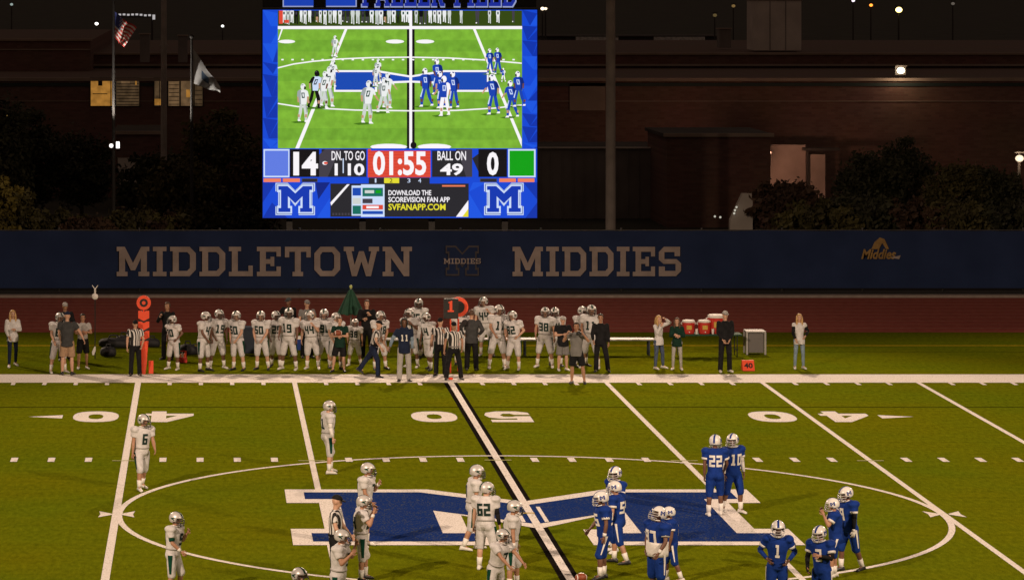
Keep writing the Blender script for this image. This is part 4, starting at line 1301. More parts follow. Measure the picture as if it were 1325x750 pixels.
# ---- white team on the field
P(182, 633, 535, 30, 'player in white with bare calves standing inside the left forty yard line', 'white', '6', skin=1, group=WG, arms=('down','half'), legs=('fore','back'), head=(25,8))
P(427, 612, 518, 108, 'player in white with long white sleeves standing alone beside the forty five yard line', 'white', '11', group=WG, arms=('down','down'), legs=('stand','fore'), head=(-12,8), gear=(('arm_sleeve','r',C_NUMW),('arm_sleeve','l',C_NUMW)))
P(227, 772, 662, 72, 'player in white with dark arm band, left of the circle line, hand by chest', 'white', '5', skin=1, group=WG, arms=('half','chest'), legs=('stand','fore'), head=(-8,10), gear=(('arm_band','r',C_GREEN),('wristband','r',C_NUMW)))
P(471, 706, 598, 62, 'player in white behind the one touching his mask, on the blue emblem', 'white', '7', skin=1, group=WG, arms=('front','chest'), legs=('stand','stand'), head=(10,5), gear=(('wristband','l',C_NUMW),))
P(470, 751, 640, 98, 'player in white raising a hand to his face mask beside the referee', 'white', '64', skin=1, group=WG, arms=('face','face'), legs=('stand','fore'), head=(0,8), lean=3, gear=(('wristband','r',C_NUMW),), shoes='black')
P(437, None, 684, 66, 'player in white in front of the referee with hands at his chin', 'white', '3', skin=1, group=WG, arms=('chest','face'), legs=('stand','stand'), head=(0,10), lean=4, hh=1.72)
P(384, None, 733, 20, 'player in white of whom only the silver helmet top shows', 'white', '8', group=WG, hh=1.74, head=(10,0))
P(609, 711, 601, 96, 'player in white behind number 62, arms hanging, on the emblem', 'white', '7', skin=1, group=WG, arms=('down','down'), legs=('back','fore'), head=(5,5), lean=5)
P(631, 737, 624, 152, 'player in white number 62 seen from behind with one black sleeve', 'white', '62', skin=0, group=WG, arms=('down','down'), legs=('wide','stand'), head=(-45,6), bulk=1.06, gear=(('arm_sleeve','r',C_BLACK),))
P(664, 763, 647, 84, 'player in white with bare arm hanging beside the black-edged midfield line', 'white', '5', skin=1, group=WG, arms=('down','down'), legs=('stand','fore'), head=(6,8), gear=(('wristband','r',C_NUMW),))
P(641, 790, 682, 42, 'player in white bending forward with one arm reaching down at the bottom edge', 'white', '7', skin=1, group=WG, arms=('reach','reach'), legs=('wide','wide'), head=(10,-6), lean=20)
P(433, None, 640, 74, 'referee in black cap and striped shirt standing behind a player in white', None, None, skin=0, group=OG, dress=(C_STRIPE, C_BLACK, 'shirt', 'trousers'), hat=('cap', C_BLACK), arms=('half','half'), legs=('stand','stand'), low='trousers', head=(5,10), hh=1.80, gear=(('belt','r',C_BLACK),))
# ---- blue team on the field
P(794, 714, 603, -58, 'player in blue half hidden behind two teammates, blue stripe on his helmet', 'blue', '4', skin=2, group=BG, arms=('down','half'), legs=('stand','fore'), head=(20,8))
P(803, 729, 622, -112, 'player in blue with bare pale forearm, second of the huddled blue pair', 'blue', '54', skin=1, group=BG, arms=('down','down'), legs=('fore','back'), head=(10,6), lean=4, shoes='black')
P(779, 749, 635, -84, 'player in blue nearest the football, white socks and black shoes', 'blue', '55', skin=2, group=BG, arms=('half','down'), legs=('stand','fore'), head=(-4,8), lean=4, bulk=1.05, shoes='black', gear=(('wristband','l',C_NUMW),))
P(851, 776, 654, -58, 'bulky player in blue number 97 with white undershirt showing at the waist', 'blue', '97', skin=2, group=BG, arms=('front','half'), legs=('stand','stand'), head=(-12,-14), bulk=1.16, gear=(('undershirt','r'),('wristband','l',C_NUMW)))
P(872, 752, 655, -96, 'player in blue mostly hidden behind the bulky number 97', 'blue', '2', skin=2, group=BG, arms=('down','down'), legs=('fore','back'), head=(0,6))
P(925, 667, 562, 172, 'player in blue number 22 seen from behind walking over the emblem', 'blue', '22', skin=2, group=BG, arms=('half','down'), legs=('fore','stand'), head=(-15,6))
P(947, 662, 560, 18, 'player in blue with a long white sleeve beside number 22', 'blue', '10', skin=2, group=BG, arms=('down','down'), legs=('back','fore'), head=(-50,4), gear=(('arm_sleeve','l',C_NUMW),('arm_sleeve','r',C_NUMW)))
P(1005, None, 672, 0, 'player in blue number 1 facing the camera with hands on hips', 'blue', '1', skin=2, group=BG, arms=('hips','hips'), legs=('stand','stand'), head=(0,10), hh=1.74, gear=(('arm_sleeve','l',C_BLUE),('arm_sleeve','r',C_BLUE)))
P(1064, None, 679, -36, 'player in blue with black sleeves and folded arms looking down', 'blue', '2', skin=1, group=BG, arms=('half','cross'), legs=('stand','stand'), head=(-12,14), lean=5, hh=1.68, gear=(('arm_sleeve','l',C_BLACK),('arm_sleeve','r',C_BLACK),('glove','r',C_BLACK)))
P(1078, 747, 644, -88, 'player in blue with a bare arm raised to his face mask', 'blue', '7', skin=1, group=BG, arms=('face','face'), legs=('stand','fore'), head=(-6,10), lean=3)
P(1102, 738, 629, -62, 'player in blue with long black sleeves and a white glove walking at the right', 'blue', '9', skin=2, group=BG, arms=('half','down'), legs=('fore','back'), head=(-8,14), shoes='black', gear=(('arm_sleeve','l',C_BLACK),('arm_sleeve','r',C_BLACK),('glove','l',C_NUMW)))
# ---- white team along the far sideline
def SP(u, vf, vh, phi, label, key, num='8', hh=None, **kw):
    base = {
        'A': dict(arms=('half','down'), legs=('wide','wide'), head=(12,4), bulk=1.1, tilt=3),
        'B': dict(arms=('front','front'), legs=('stand','wide'), head=(14,6), bulk=1.08, lean=4),
        'C': dict(arms=('hips','hips'), legs=('wide','stand'), head=(-18,2), bulk=1.1, twist=-14, tilt=-3),
        'D': dict(arms=('half','down'), legs=('back','fore'), head=(28,6), bulk=1.1, twist=10),
        'E': dict(arms=('down','chest'), legs=('stand','wide'), head=(-25,3), bulk=1.12, tilt=-4),
        'F': dict(arms=('down','down'), legs=('back','fore'), head=(-10,8), lean=9, bulk=1.12, twist=-12),
    }[key[0]]
    base = dict(base); base.update(kw)
    P(u, vf, vh, phi, label, 'side', num, group=SG, hh=hh, share_key=key, skin={'0':0,'1':2}.get(key[1:2] or '0', 1), voxel=.024, shoes='white' if key[0] in 'ACE' else 'black', **base)
SP(75, 482, 404, 24, 'white uniformed player behind the man in khaki shorts, far left', 'A0', '87')
SP(224, 478, 408, -32, 'white uniformed player with hands on hips right of the orange bullseye marker', 'C1', '70')
SP(264, 480, 403, 50, 'white uniformed player turned sideways, first of the row right of the bags', 'B1', '47')
SP(281, 477, 400, 21, 'white uniformed player second in the row, between sideways player and wide gap', 'A1', '19')
SP(309, 479, 402, -33, 'white uniformed player clasping hands in front of the dark blue bin', 'B0', '50')
SP(340, 478, 402, -18, 'white uniformed player right of the dark blue bin, hands clasped', 'B0', '57')
SP(357, 475, 402, -3, 'white uniformed player squeezed between two others right of the bin', 'D1', '25')
SP(374, 478, 398, -26, 'tall white uniformed player standing in front of the person in black', 'A1', '15')
SP(405, 477, 402, -12, 'white uniformed player left of the coach holding a ball', 'E0', '44')
SP(419, 475, 399, 15, 'white uniformed player half hidden between his teammate and the ball coach', 'F0', '98')
SP(434, 477, 404, 12, 'white uniformed player standing right behind the coach holding a ball', 'D0', '20')
SP(459, 473, 412, -15, 'short white uniformed player before the folded green umbrella', 'A2', '38')
SP(492, 478, 402, 21, 'white uniformed player directly behind the crouching official', 'B2', '48')
SP(534, 475, 399, -33, 'white uniformed player behind the hooded man in grey trousers', 'E1', '47')
SP(545, None, 386, -50, 'tall white uniformed player at the back, left of the down box', 'D1', '20', hh=1.84)
SP(557, 478, 404, -38, 'white uniformed player turned toward the down box from its left', 'F1', '14')
SP(597, None, 397, 5, 'white uniformed player hidden behind the orange rimmed down box', 'D0', '28', hh=1.78)
SP(630, None, 384, -7, 'tall white uniformed player farthest back, right of the man in grey jacket', 'E0', '44', hh=1.84)
SP(643, 476, 394, 11, 'big white uniformed player right of the grey jacket man, arms hanging', 'A3', '11', bulk=1.12)
SP(664, 478, 402, -23, 'white uniformed player at the left end of the silver bench', 'C0', '82')
SP(705, 475, 397, -19, 'white uniformed player in front of the bench with feet spread', 'A2', '36')
SP(719, 473, 397, 3, 'white uniformed player behind the coach in black tee', 'F1', '18')
SP(752, 474, 396, 31, 'white uniformed player behind the man raising a camera', 'B1', '46')
SP(764, 476, 394, -18, 'tall white uniformed player left of the man all in black', 'A3', '11')
# ---- officials, coaches, helpers
low_t = dict(low='trousers', voxel=.024)
P(175, 486, 414, 4, 'official in stripes holding the orange bullseye marker', None, None, group=OG, dress=(C_STRIPE, C_BLACK, 'shirt', 'trousers'), hat=('cap', C_BLACK), arms=('down','half'), legs=('stand','stand'), **low_t)
P(477, 487, 414, 68, 'official in stripes striding with bent body and wide legs', None, None, group=OG, dress=(C_STRIPE, C_NAVY, 'shirt', 'trousers'), hat=('cap', C_BLACK), arms=('half','half'), legs=(((.05,-.40,-.9),(.03,-.02,-1)), ((.05,.60,-.8),(.03,.62,-.78))), lean=14, gear=(('belt','r',C_BLACK),), **low_t)
P(570, 486, 411, -14, 'official in stripes left of the one on the black midfield line', None, None, group=OG, dress=(C_STRIPE, C_BLACK, 'shirt', 'trousers'), hat=('cap', C_BLACK), arms=('down','chest'), legs=('stand','stand'), **low_t)
P(587, 491, 416, 4, 'official in stripes with feet apart at the end of the black midfield line', None, None, skin=1, group=OG, dress=(C_STRIPE, C_BLACK, 'shirt', 'trousers'), hat=('cap', C_BLACK), arms=('down','half'), legs=('wide','wide'), gear=(('belt','r',C_GREY),), **low_t)
P(16, 474, 401, 14, 'woman with long blonde hair in pale sweater and dark leggings walking', None, None, group=CG, dress=(C_WHITE, C_NAVY, 'sweater', 'leggings'), hat=('long', C_BLONDE), arms=('half','cross'), legs=('fore','back'), sleeve=1, female=True, untuck=True, low='leggings', shoes='white', voxel=.022)
P(87, 485, 403, 176, 'man in charcoal tee and khaki shorts seen from behind', None, None, group=CG, dress=(C_DGREY, C_KHAKI, 'shirt', 'shorts'), hat=('cap', C_NAVY), arms=('out','half'), legs=('stand','stand'), low='shorts', untuck=True, bulk=1.06, voxel=.022)
P(84, None, 391, 10, 'man in pale cap standing at the back above the khaki shorts man', None, None, skin=1, group=CG, dress=(C_BLACK, C_BLACK, 'jacket', 'trousers'), hat=('cap', C_PGREY), arms=('half','half'), sleeve=1, hh=1.8, **low_t)
P(107, 477, 406, 10, 'person in white and black shirt with black shorts beside the forked pole', None, None, skin=1, group=CG, dress=(C_PGREY, C_BLACK, 'shirt', 'shorts'), hat=('short', C_DARKH), arms=('cross','cross'), legs=('stand','stand'), low='shorts', shoes='white', voxel=.022)
P(217, None, 391, -25, 'dark dressed person with bare head behind the player with hands on hips', None, None, skin=1, group=CG, dress=(C_BLACK, C_BLACK, 'jacket', 'trousers'), hat=('short', C_BROWNH), arms=('chest','half'), hh=1.78, sleeve=1, **low_t)
P(374, None, 385, -35, 'person in black jacket standing tall behind the row of white players', None, None, skin=2, group=CG, dress=(C_BLACK, C_BLACK, 'jacket', 'trousers'), hat=('cap', C_DGREY), arms=('out','half'), hh=1.83, sleeve=1, **low_t)
P(397, None, 388, 15, 'man in grey shirt and grey cap behind the row, left of umbrella', None, None, group=CG, dress=(C_GREY, C_BLACK, 'shirt', 'trousers'), hat=('cap', C_GREY), arms=('half','chest'), hh=1.8, **low_t)
P(438, 481, 410, -8, 'coach in bottle green shirt and shorts holding a ball at his chest', None, None, group=CG, dress=(C_DGREEN, C_BLACK, 'shirt', 'shorts'), hat=('short', C_BROWNH), arms=('cross','cross'), legs=('wide','stand'), low='shorts', untuck=True, bulk=1.05, voxel=.022)
P(475, None, 388, -15, 'bareheaded man in black jacket right of the folded green umbrella', None, None, group=CG, dress=(C_BLACK, C_BLACK, 'jacket', 'trousers'), hat=('short', C_BROWNH), arms=('cross','chest'), hh=1.8, sleeve=1, bulk=1.1, **low_t)
P(523, 493, 412, 0, 'man in dark hood and pale grey trousers standing on the white sideline', None, '11', skin=2, group=CG, dress=(C_NAVY, C_PGREY, 'hooded_vest', 'trousers'), hat=('hood', C_DGREY), arms=('out','down'), legs=('stand','stand'), hood=True, untuck=True, gear=(('arm_sleeve','r',C_LBLUE),('arm_sleeve','l',C_LBLUE)), **low_t)
P(610, 479, 401, 168, 'man in grey jacket and black trousers with his back turned', None, None, group=CG, dress=(C_DGREY, C_BLACK, 'jacket', 'trousers'), hat=('short', C_BROWNH), arms=('hips','hips'), sleeve=1, bulk=1.08, untuck=True, **low_t)
P(728, 479, 409, 12, 'coach in black tee and grey shorts with arms folded', None, None, group=CG, dress=(C_BLACK, C_GREY, 'shirt', 'shorts'), hat=('cap', C_PGREY), arms=('cross','cross'), legs=('stand','stand'), low='shorts', untuck=True, bulk=1.12, shoes='white', voxel=.022)
P(748, 496, 417, -12, 'man in grey tee and black shorts raising a camera, on the white sideline', None, None, skin=1, group=CG, dress=(C_GREY, C_BLACK, 'shirt', 'shorts'), hat=('short', C_DARKH), arms=((.5,-.3,-.45),) * 1 + ((.55,-.35,-.35),) if False else ('chest','chest'), legs=('stand','wide'), low='shorts', untuck=True, bulk=1.05, voxel=.022)
P(779, 481, 406, -6, 'man dressed all in black standing right of the row of players', None, None, skin=1, group=CG, dress=(C_BLACK, C_BLACK, 'jacket', 'trousers'), hat=('short', C_DARKH), arms=('half','down'), sleeve=1, legs=('stand','wide'), **low_t)
P(853, 477, 408, 40, 'woman in white sweatshirt and jeans holding a hand up to her hair', None, None, group=CG, dress=(C_WHITE, C_DENIM, 'sweatshirt', 'jeans'), hat=('long', C_BLONDE), arms=('face','up'), legs=('stand','wide'), sleeve=1, female=True, untuck=True, low='jeans', shoes='white', voxel=.022)
P(876, 478, 411, -10, 'woman in dark green top and pale grey leggings left of the red coolers', None, None, group=CG, dress=(C_DGREEN, C_PGREY, 'sweatshirt', 'leggings'), hat=('long', C_BROWNH), arms=('cross','cross'), legs=('stand','stand'), sleeve=1, female=True, untuck=True, low='leggings', shoes='white', voxel=.022)
P(938, 481, 402, 8, 'person in black tracksuit and white cap standing before the red coolers', None, None, group=CG, dress=(C_BLACK, C_BLACK, 'jacket', 'trousers'), hat=('cap', C_PGREY), arms=('front','front'), sleeve=1, legs=('stand','stand'), untuck=True, shoes='white', **low_t)
P(1034, 477, 406, 4, 'woman in white and black hooded top and blue leggings alone at the right', None, None, group=CG, dress=(C_WHITE, C_LBLUE, 'hooded_top', 'leggings'), hat=('long', C_BLONDE), arms=('half','hips'), legs=('stand','stand'), sleeve=.3, female=True, untuck=True, low='leggings', shoes='white', gear=(('arm_sleeve','l',C_BLACK),('arm_sleeve','r',C_BLACK)), voxel=.022)
for s_ in ALL:
    if s_.label.startswith('man in grey tee'): s_.kw['arms'] = ((( .5,-.35,-.55), (-.45,-.45,.75)), ((.5,-.35,-.55), (-.45,-.45,.75)))
build_people()

# ------------------------------------------------------------------ things along the sideline
def S(name, bm, m, par, smooth=False): return put(name, bm_mesh(name, bm, smooth), m, par)
M_ORG = mat('orange_vinyl', (.85, .085, .03), .5, var=.06, scale=3)
M_BLKV = mat('black_vinyl', (.012, .012, .012), .5)
M_STEEL = mat('pale_aluminium', (.40, .39, .39), .5, .4, var=.08)
M_BAG = mat('black_nylon', (.014, .014, .018), .7, var=.3, scale=10, bump=.3)
M_RED = mat('red_plastic', (.50, .028, .02), .45, var=.08)
M_WPL = mat('white_plastic', (.75, .72, .70), .45, var=.05)
M_BIN = mat('blue_black_plastic', (.012, .02, .04), .5, var=.15)
M_GRN = mat('green_canvas', (.008, .055, .03), .8, var=.2, scale=8)
# bullseye marker
def pxscale(v): return FPX * CZ / (v - PV)
g0 = gp(186, 484); D0 = g0.y - CY
def zz(v): return CZ - (v - PV) * D0 / FPX
mk = empty('chain_marker', g0, 'tall orange chain marker with bullseye disc and chevrons beside an official', 'sideline marker')
bm = bmesh.new(); tube(bm, [(0,.02,0), (0,.02,zz(400))], .02, 8); S('pole', bm, M_ORG, mk)
bm = bmesh.new()
n = 24
for (r0, r1) in ((.115, .205), (0, .05)):
    for yy in (-.03, .03):
        pass
def disc(bm, c, r0, r1, th, n=24):
    c = Vector(c)
    def rg(r, y): return [bm.verts.new(c + Vector((r*math.cos(2*math.pi*i/n), y, r*math.sin(2*math.pi*i/n)))) for i in range(n)]
    of, ob = rg(r1, -th/2), rg(r1, th/2)
    for i in range(n): bm.faces.new((of[i], ob[i], ob[(i+1)%n], of[(i+1)%n]))
    if r0:
        jf, jb = rg(r0, -th/2), rg(r0, th/2)
        for i in range(n):
            k = (i+1)%n
            bm.faces.new((of[i], of[k], jf[k], jf[i])); bm.faces.new((ob[k], ob[i], jb[i], jb[k])); bm.faces.new((jf[i], jf[k], jb[k], jb[i]))
    else:
        bm.faces.new(list(reversed(of))); bm.faces.new(ob)
    bmesh.ops.recalc_face_normals(bm, faces=bm.faces)
cz = zz(391.5)
bm = bmesh.new(); disc(bm, (0,0,cz), .125, .215, .07); S('disc_rim', bm, M_ORG, mk)
bm = bmesh.new(); disc(bm, (0,0,cz), 0, .125, .05); S('disc_face', bm, M_BLKV, mk)
bm = bmesh.new(); disc(bm, (0,-.03,cz), 0, .055, .03); S('bullseye', bm, M_ORG, mk)
for (vt, vb) in ((402, 415), (416, 427), (428, 440)):
    bm = bmesh.new(); a, b = zz(vt), zz(vb); w = .165
    pts = [(-w, a), (-.07, a), (0, a-.05), (.07, a), (w, a), (w, b+.09), (0, b), (-w, b+.09)]
    f = [bm.verts.new((x, -.035, z)) for x, z in pts]; k = [bm.verts.new((x, .035, z)) for x, z in pts]
    bm.faces.new(f); bm.faces.new(list(reversed(k)))
    for i in range(8): bm.faces.new((f[i], k[i], k[(i+1)%8], f[(i+1)%8]))
    bmesh.ops.recalc_face_normals(bm, faces=bm.faces); S('chevron', bm, M_ORG, mk)
bm = bmesh.new()
loft(bm, [((0,0,zz(441)), .14, .05), ((0,0,.3), .09, .045), ((0,0,0), .05, .04)], Vector((1,0,0)), Vector((0,-1,0)), 14); S('sleeve_pad', bm, M_ORG, mk)
bm = bmesh.new()
for v in (441, 428.5, 416): 
    b = zz(v); pts = [(-.15, b+.13), (0, b+.03), (.15, b+.13), (.15, b+.07), (0, b-.03), (-.15, b+.07)]
    f = [bm.verts.new((x, -.02, z)) for x, z in pts]; k = [bm.verts.new((x, .02, z)) for x, z in pts]
    bm.faces.new(f[:2]+f[4:]) if False else None
    for q in ((0,1,4,5),(1,2,3,4)):
        bm.faces.new([f[i] for i in q]); bm.faces.new([k[i] for i in reversed(q)])
    for i in range(6): bm.faces.new((f[i], k[i], k[(i+1)%6], f[(i+1)%6]))
bmesh.ops.recalc_face_normals(bm, faces=bm.faces); S('black_chevron', bm, M_BLKV, mk)
# second chain rod with ring behind the down box, and the down box itself
g0 = gp(593, 480); D0 = g0.y - CY
rod = empty('chain_rod', g0, 'orange chain rod with ring top behind the down box', 'sideline marker')
bm = bmesh.new(); tube(bm, [(0,0,0), (0,0,zz(412))], .03, 8); S('rod', bm, M_ORG, rod)
bm = bmesh.new(); disc(bm, (0,0,zz(397)), .19, .30, .07); S('ring', bm, M_ORG, rod)
bm = bmesh.new(); disc(bm, (0,0,zz(397)), 0, .19, .05); S('ring_face', bm, M_BLKV, rod)
g0 = gp(577, 483); D0 = g0.y - CY
db = empty('down_box', g0, 'black down box showing an orange figure 1 held above the officials', 'down marker')
xx = lambda u: (u - 577) * D0 / FPX
bm = bmesh.new(); box(bm, ((xx(574)+xx(593))/2, 0, (zz(386)+zz(412))/2), (xx(593)-xx(574), .13, zz(386)-zz(412)), bev=.015); S('case', bm, M_BLKV, db)
bm = bmesh.new(); tube(bm, [(xx(583),0,.02), (xx(583),0,zz(411))], .022, 8); S('pole', bm, M_ORG, db)
q = Print((0,-.075,0), (1,0,0), (0,0,1), (0,-1,0))
q.poly([(xx(580),zz(390.5)),(xx(584),zz(388.5)),(xx(585),zz(388.5)),(xx(585),zz(401)),(xx(587),zz(401)),(xx(587),zz(403)),(xx(579),zz(403)),(xx(579),zz(401)),(xx(581.5),zz(401)),(xx(581.5),zz(391.5)),(xx(580),zz(392))], M_ORG)
q.build('figure_one', db)
# forked pole
g0 = gp(123, 464); D0 = g0.y - CY
fp = empty('forked_pole', g0, 'thin dark pole topped by a white disc and small fork', 'pole stand')
bm = bmesh.new(); tube(bm, [(0,0,0), (0,0,zz(388))], .016, 6); S('mast', bm, M_BLKV, fp)
bm = bmesh.new(); ellipsoid(bm, (0,0,zz(383.5)), .10, .04, .10); S('disc', bm, M_WPL, fp, True)
bm = bmesh.new(); tube(bm, [(0,0,zz(380)), (0,0,zz(373))], .03, 6); tube(bm, [(0,0,zz(374)), (-.09,0,zz(369))], .014, 6); tube(bm, [(0,0,zz(374)), (.09,0,zz(369))], .014, 6); S('fork', bm, M_WPL, fp)
bm = bmesh.new(); loft(bm, [((-.06,0,zz(459)), .03,.02), ((-.04,0,zz(455)), .06,.02), ((0,0,zz(448)), .02,.02)], Vector((1,0,0)), Vector((0,-1,0)), 8); S('paddle', bm, M_WPL, fp)
# bags
def bag(u, v, w, h, d, label, ang=0):
    r = empty('kit_bag', gp(u, v), label, 'bag', 'kit bags on the sideline turf', R(ang))
    bm = bmesh.new()
    loft(bm, [((-w*.5,0,h*.42),d*.16,h*.2), ((-w*.42,0,h*.46),d*.42,h*.4), ((-w*.1,0,h*.5),d*.5,h*.5), ((w*.25,0,h*.47),d*.5,h*.47), ((w*.44,0,h*.4),d*.4,h*.38), ((w*.5,0,h*.38),d*.15,h*.2)], Vector((0,1,0)), Vector((0,0,1)), 12)
    S('bag_body', bm, M_BAG, r, True)
    for e in (-1, 1):
        bm = bmesh.new()
        pts = [(-w*.18, e*d*.3, h*.85), (-w*.12, e*d*.2, h*1.2), (w*.12, e*d*.2, h*1.2), (w*.18, e*d*.3, h*.85)]
        tube(bm, pts, .018, 6); S('handle', bm, M_BAG, r)
bag(140, 461, .5, .32, .3, 'small black bag in front of the longer bag, right of the forked pole', 10)
bag(147, 450, .95, .34, .4, 'long black kit bag right of the forked pole', -4)
bag(160, 449, .55, .4, .35, 'upright black bag just left of the bullseye official')
bag(197, 449, .5, .3, .3, 'black bag just right of the bullseye marker')
bag(243, 459, .55, .36, .35, 'black bag left of the sideways standing player', 5)
bag(253, 459, .5, .28, .3, 'low black bag touching the feet of the sideways standing player', -10)
# pylons / weighted markers
def floor_marker(u, v, w, h, label, txt):
    r = empty('yard_marker', gp(u, v), label, 'yard marker', 'orange yard markers beside the sideline')
    bm = bmesh.new(); d = .22
    loft(bm, [((0,0,0),w*.5,d), ((0,0,h*.5),w*.48,d*.6), ((0,0,h),w*.42,.04)], Vector((1,0,0)), Vector((0,1,0)), 4) if False else None
    vs = [bm.verts.new(p) for p in ((-w/2,-d,0),(w/2,-d,0),(w/2,d,0),(-w/2,d,0),(-w/2,-.04,h),(w/2,-.04,h),(w/2,.04,h),(-w/2,.04,h))]
    for f in ((3,2,1,0),(4,5,6,7),(0,1,5,4),(1,2,6,5),(2,3,7,6),(3,0,4,7)): bm.faces.new([vs[i] for i in f])
    S('foam_wedge', bm, M_ORG, r)
    if txt:
        ax = Vector((1,0,0)); ay = Vector((0, d-.04, h)).normalized(); nn = ax.cross(ay)
        q = Print(Vector((0,-d,0)) + nn*.006, ax, ay, nn, .003)
        L = math.hypot(d-.04, h)
        q.text(txt, -w*.36, L*.25, w*.36, L*.75, M_BLKV, 0, .03)
        q.build('yard_figures', r)
floor_marker(967.5, 478.5, .36, .30, 'orange wedge marked 40 on the turf right of the black tracksuit person', '40')
floor_marker(195.5, 482, .14, .36, 'narrow orange wedge standing right behind the bullseye marker', '')
# water carriers (red)
def carrier(u, v, label):
    r = empty('bottle_carrier', gp(u, v), label, 'bottle carrier')
    bm = bmesh.new(); box(bm, (0,0,.09), (.3,.22,.16), bev=.015); S('tray', bm, M_RED, r)
    bm = bmesh.new(); tube(bm, [(-.13,0,.17),(-.12,0,.36),(.12,0,.36),(.13,0,.17)], .015, 6); S('handle', bm, M_RED, r)
    for x in (-.09, 0, .09):
        b = bmesh.new(); loft(b, [((x,-.04,.1),.038,.038),((x,-.04,.27),.038,.038),((x,-.04,.3),.016,.016),((x,-.04,.33),.014,.014)], Vector((1,0,0)), Vector((0,1,0)), 8); S('bottle', b, M_ORG if x else M_WPL, r)
carrier(236, 469, 'red bottle carrier on the turf between the hands-on-hips player and the row')
# wheeled bin, cooler behind row
def tapered(bm, c, w0, d0, w1, d1, h):
    vs = [bm.verts.new(Vector(c) + Vector(p)) for p in ((-w0/2,-d0/2,0),(w0/2,-d0/2,0),(w0/2,d0/2,0),(-w0/2,d0/2,0),(-w1/2,-d1/2,h),(w1/2,-d1/2,h),(w1/2,d1/2,h),(-w1/2,d1/2,h))]
    fs = [bm.faces.new([vs[i] for i in f]) for f in ((3,2,1,0),(4,5,6,7),(0,1,5,4),(1,2,6,5),(2,3,7,6),(3,0,4,7))]
    bmesh.ops.bevel(bm, geom=list({e for f in fs for e in f.edges}), offset=.015, segments=2, affect='EDGES')
r = empty('waste_bin', gp(323, 459), 'dark blue bin standing between two white uniformed players', 'bin')
bm = bmesh.new(); tapered(bm, (0,0,.06), .44,.44,.54,.54, .76); S('bin_body', bm, M_BIN, r)
bm = bmesh.new(); tapered(bm, (0,0,.825), .58,.58,.5,.5, .07); S('bin_lid', bm, M_BIN, r)
r = empty('ice_chest', gp(390, 452), 'blue ice chest with white lid behind the row of players', 'cooler')
bm = bmesh.new(); tapered(bm, (0,0,0), .5,.34,.56,.38,.34); S('chest_body', bm, mat('blue_plastic', (.01,.04,.24), .45), r)
bm = bmesh.new(); tapered(bm, (0,0,.345), .58,.4,.54,.36,.08); S('chest_lid', bm, M_WPL, r)
# folded umbrella
g0 = gp(454, 458); D0 = g0.y - CY
r = empty('folded_umbrella', g0, 'closed dark green umbrella standing above the players at the back', 'umbrella')
bm = bmesh.new(); tube(bm, [(0,0,0),(0,0,zz(371))], .022, 8); S('pole', bm, M_STEEL, r)
bm = bmesh.new(); prev = None
for t in range(9):
    k = t/8; z = zz(374) + (zz(406)-zz(374))*k; rr_ = .035 + .33*k**.9
    rg = [bm.verts.new((rr_*(1 + .22*math.cos(8*a + .3*math.sin(3*k)))*math.cos(a), rr_*(1 + .22*math.cos(8*a))*math.sin(a), z + (.03*math.cos(8*a) if t == 8 else 0))) for a in (2*math.pi*i/48 for i in range(48))]
    if prev: bridge(bm, rg, prev)
    prev = rg
S('canopy', bm, M_GRN, r, True)
bm = bmesh.new(); ellipsoid(bm, (0,0,zz(371)), .05,.05,.06); S('finial', bm, mat('pale_lime_plastic', (.45,.5,.15), .5), r, True)
# benches
def bench(u0, u1, label):
    v = 459; a, b = gp(u0, v), gp(u1, v); L = b.x - a.x
    r = empty('team_bench', ((a.x+b.x)/2, a.y, 0), label, 'bench', 'silver team benches')
    for k in range(2):
        bm = bmesh.new(); box(bm, (0, -.13 + k*.26, .5), (L, .24, .045), bev=.008); S('seat_plank', bm, M_STEEL, r)
    for x in (-L*.46, 0, L*.46):
        bm = bmesh.new(); tube(bm, [(x,-.2,0),(x,-.16,.47)], .028, 6); tube(bm, [(x,.2,0),(x,.16,.47)], .028, 6); tube(bm, [(x,-.19,.08),(x,.19,.08)], .02, 6); box(bm, (x,0,.455), (.05,.42,.035)); S('leg_frame', bm, M_BIN, r)
bench(672, 846, 'long silver bench reaching right from behind the row of players')
bench(490, 664, 'silver bench mostly hidden behind the officials and white players')
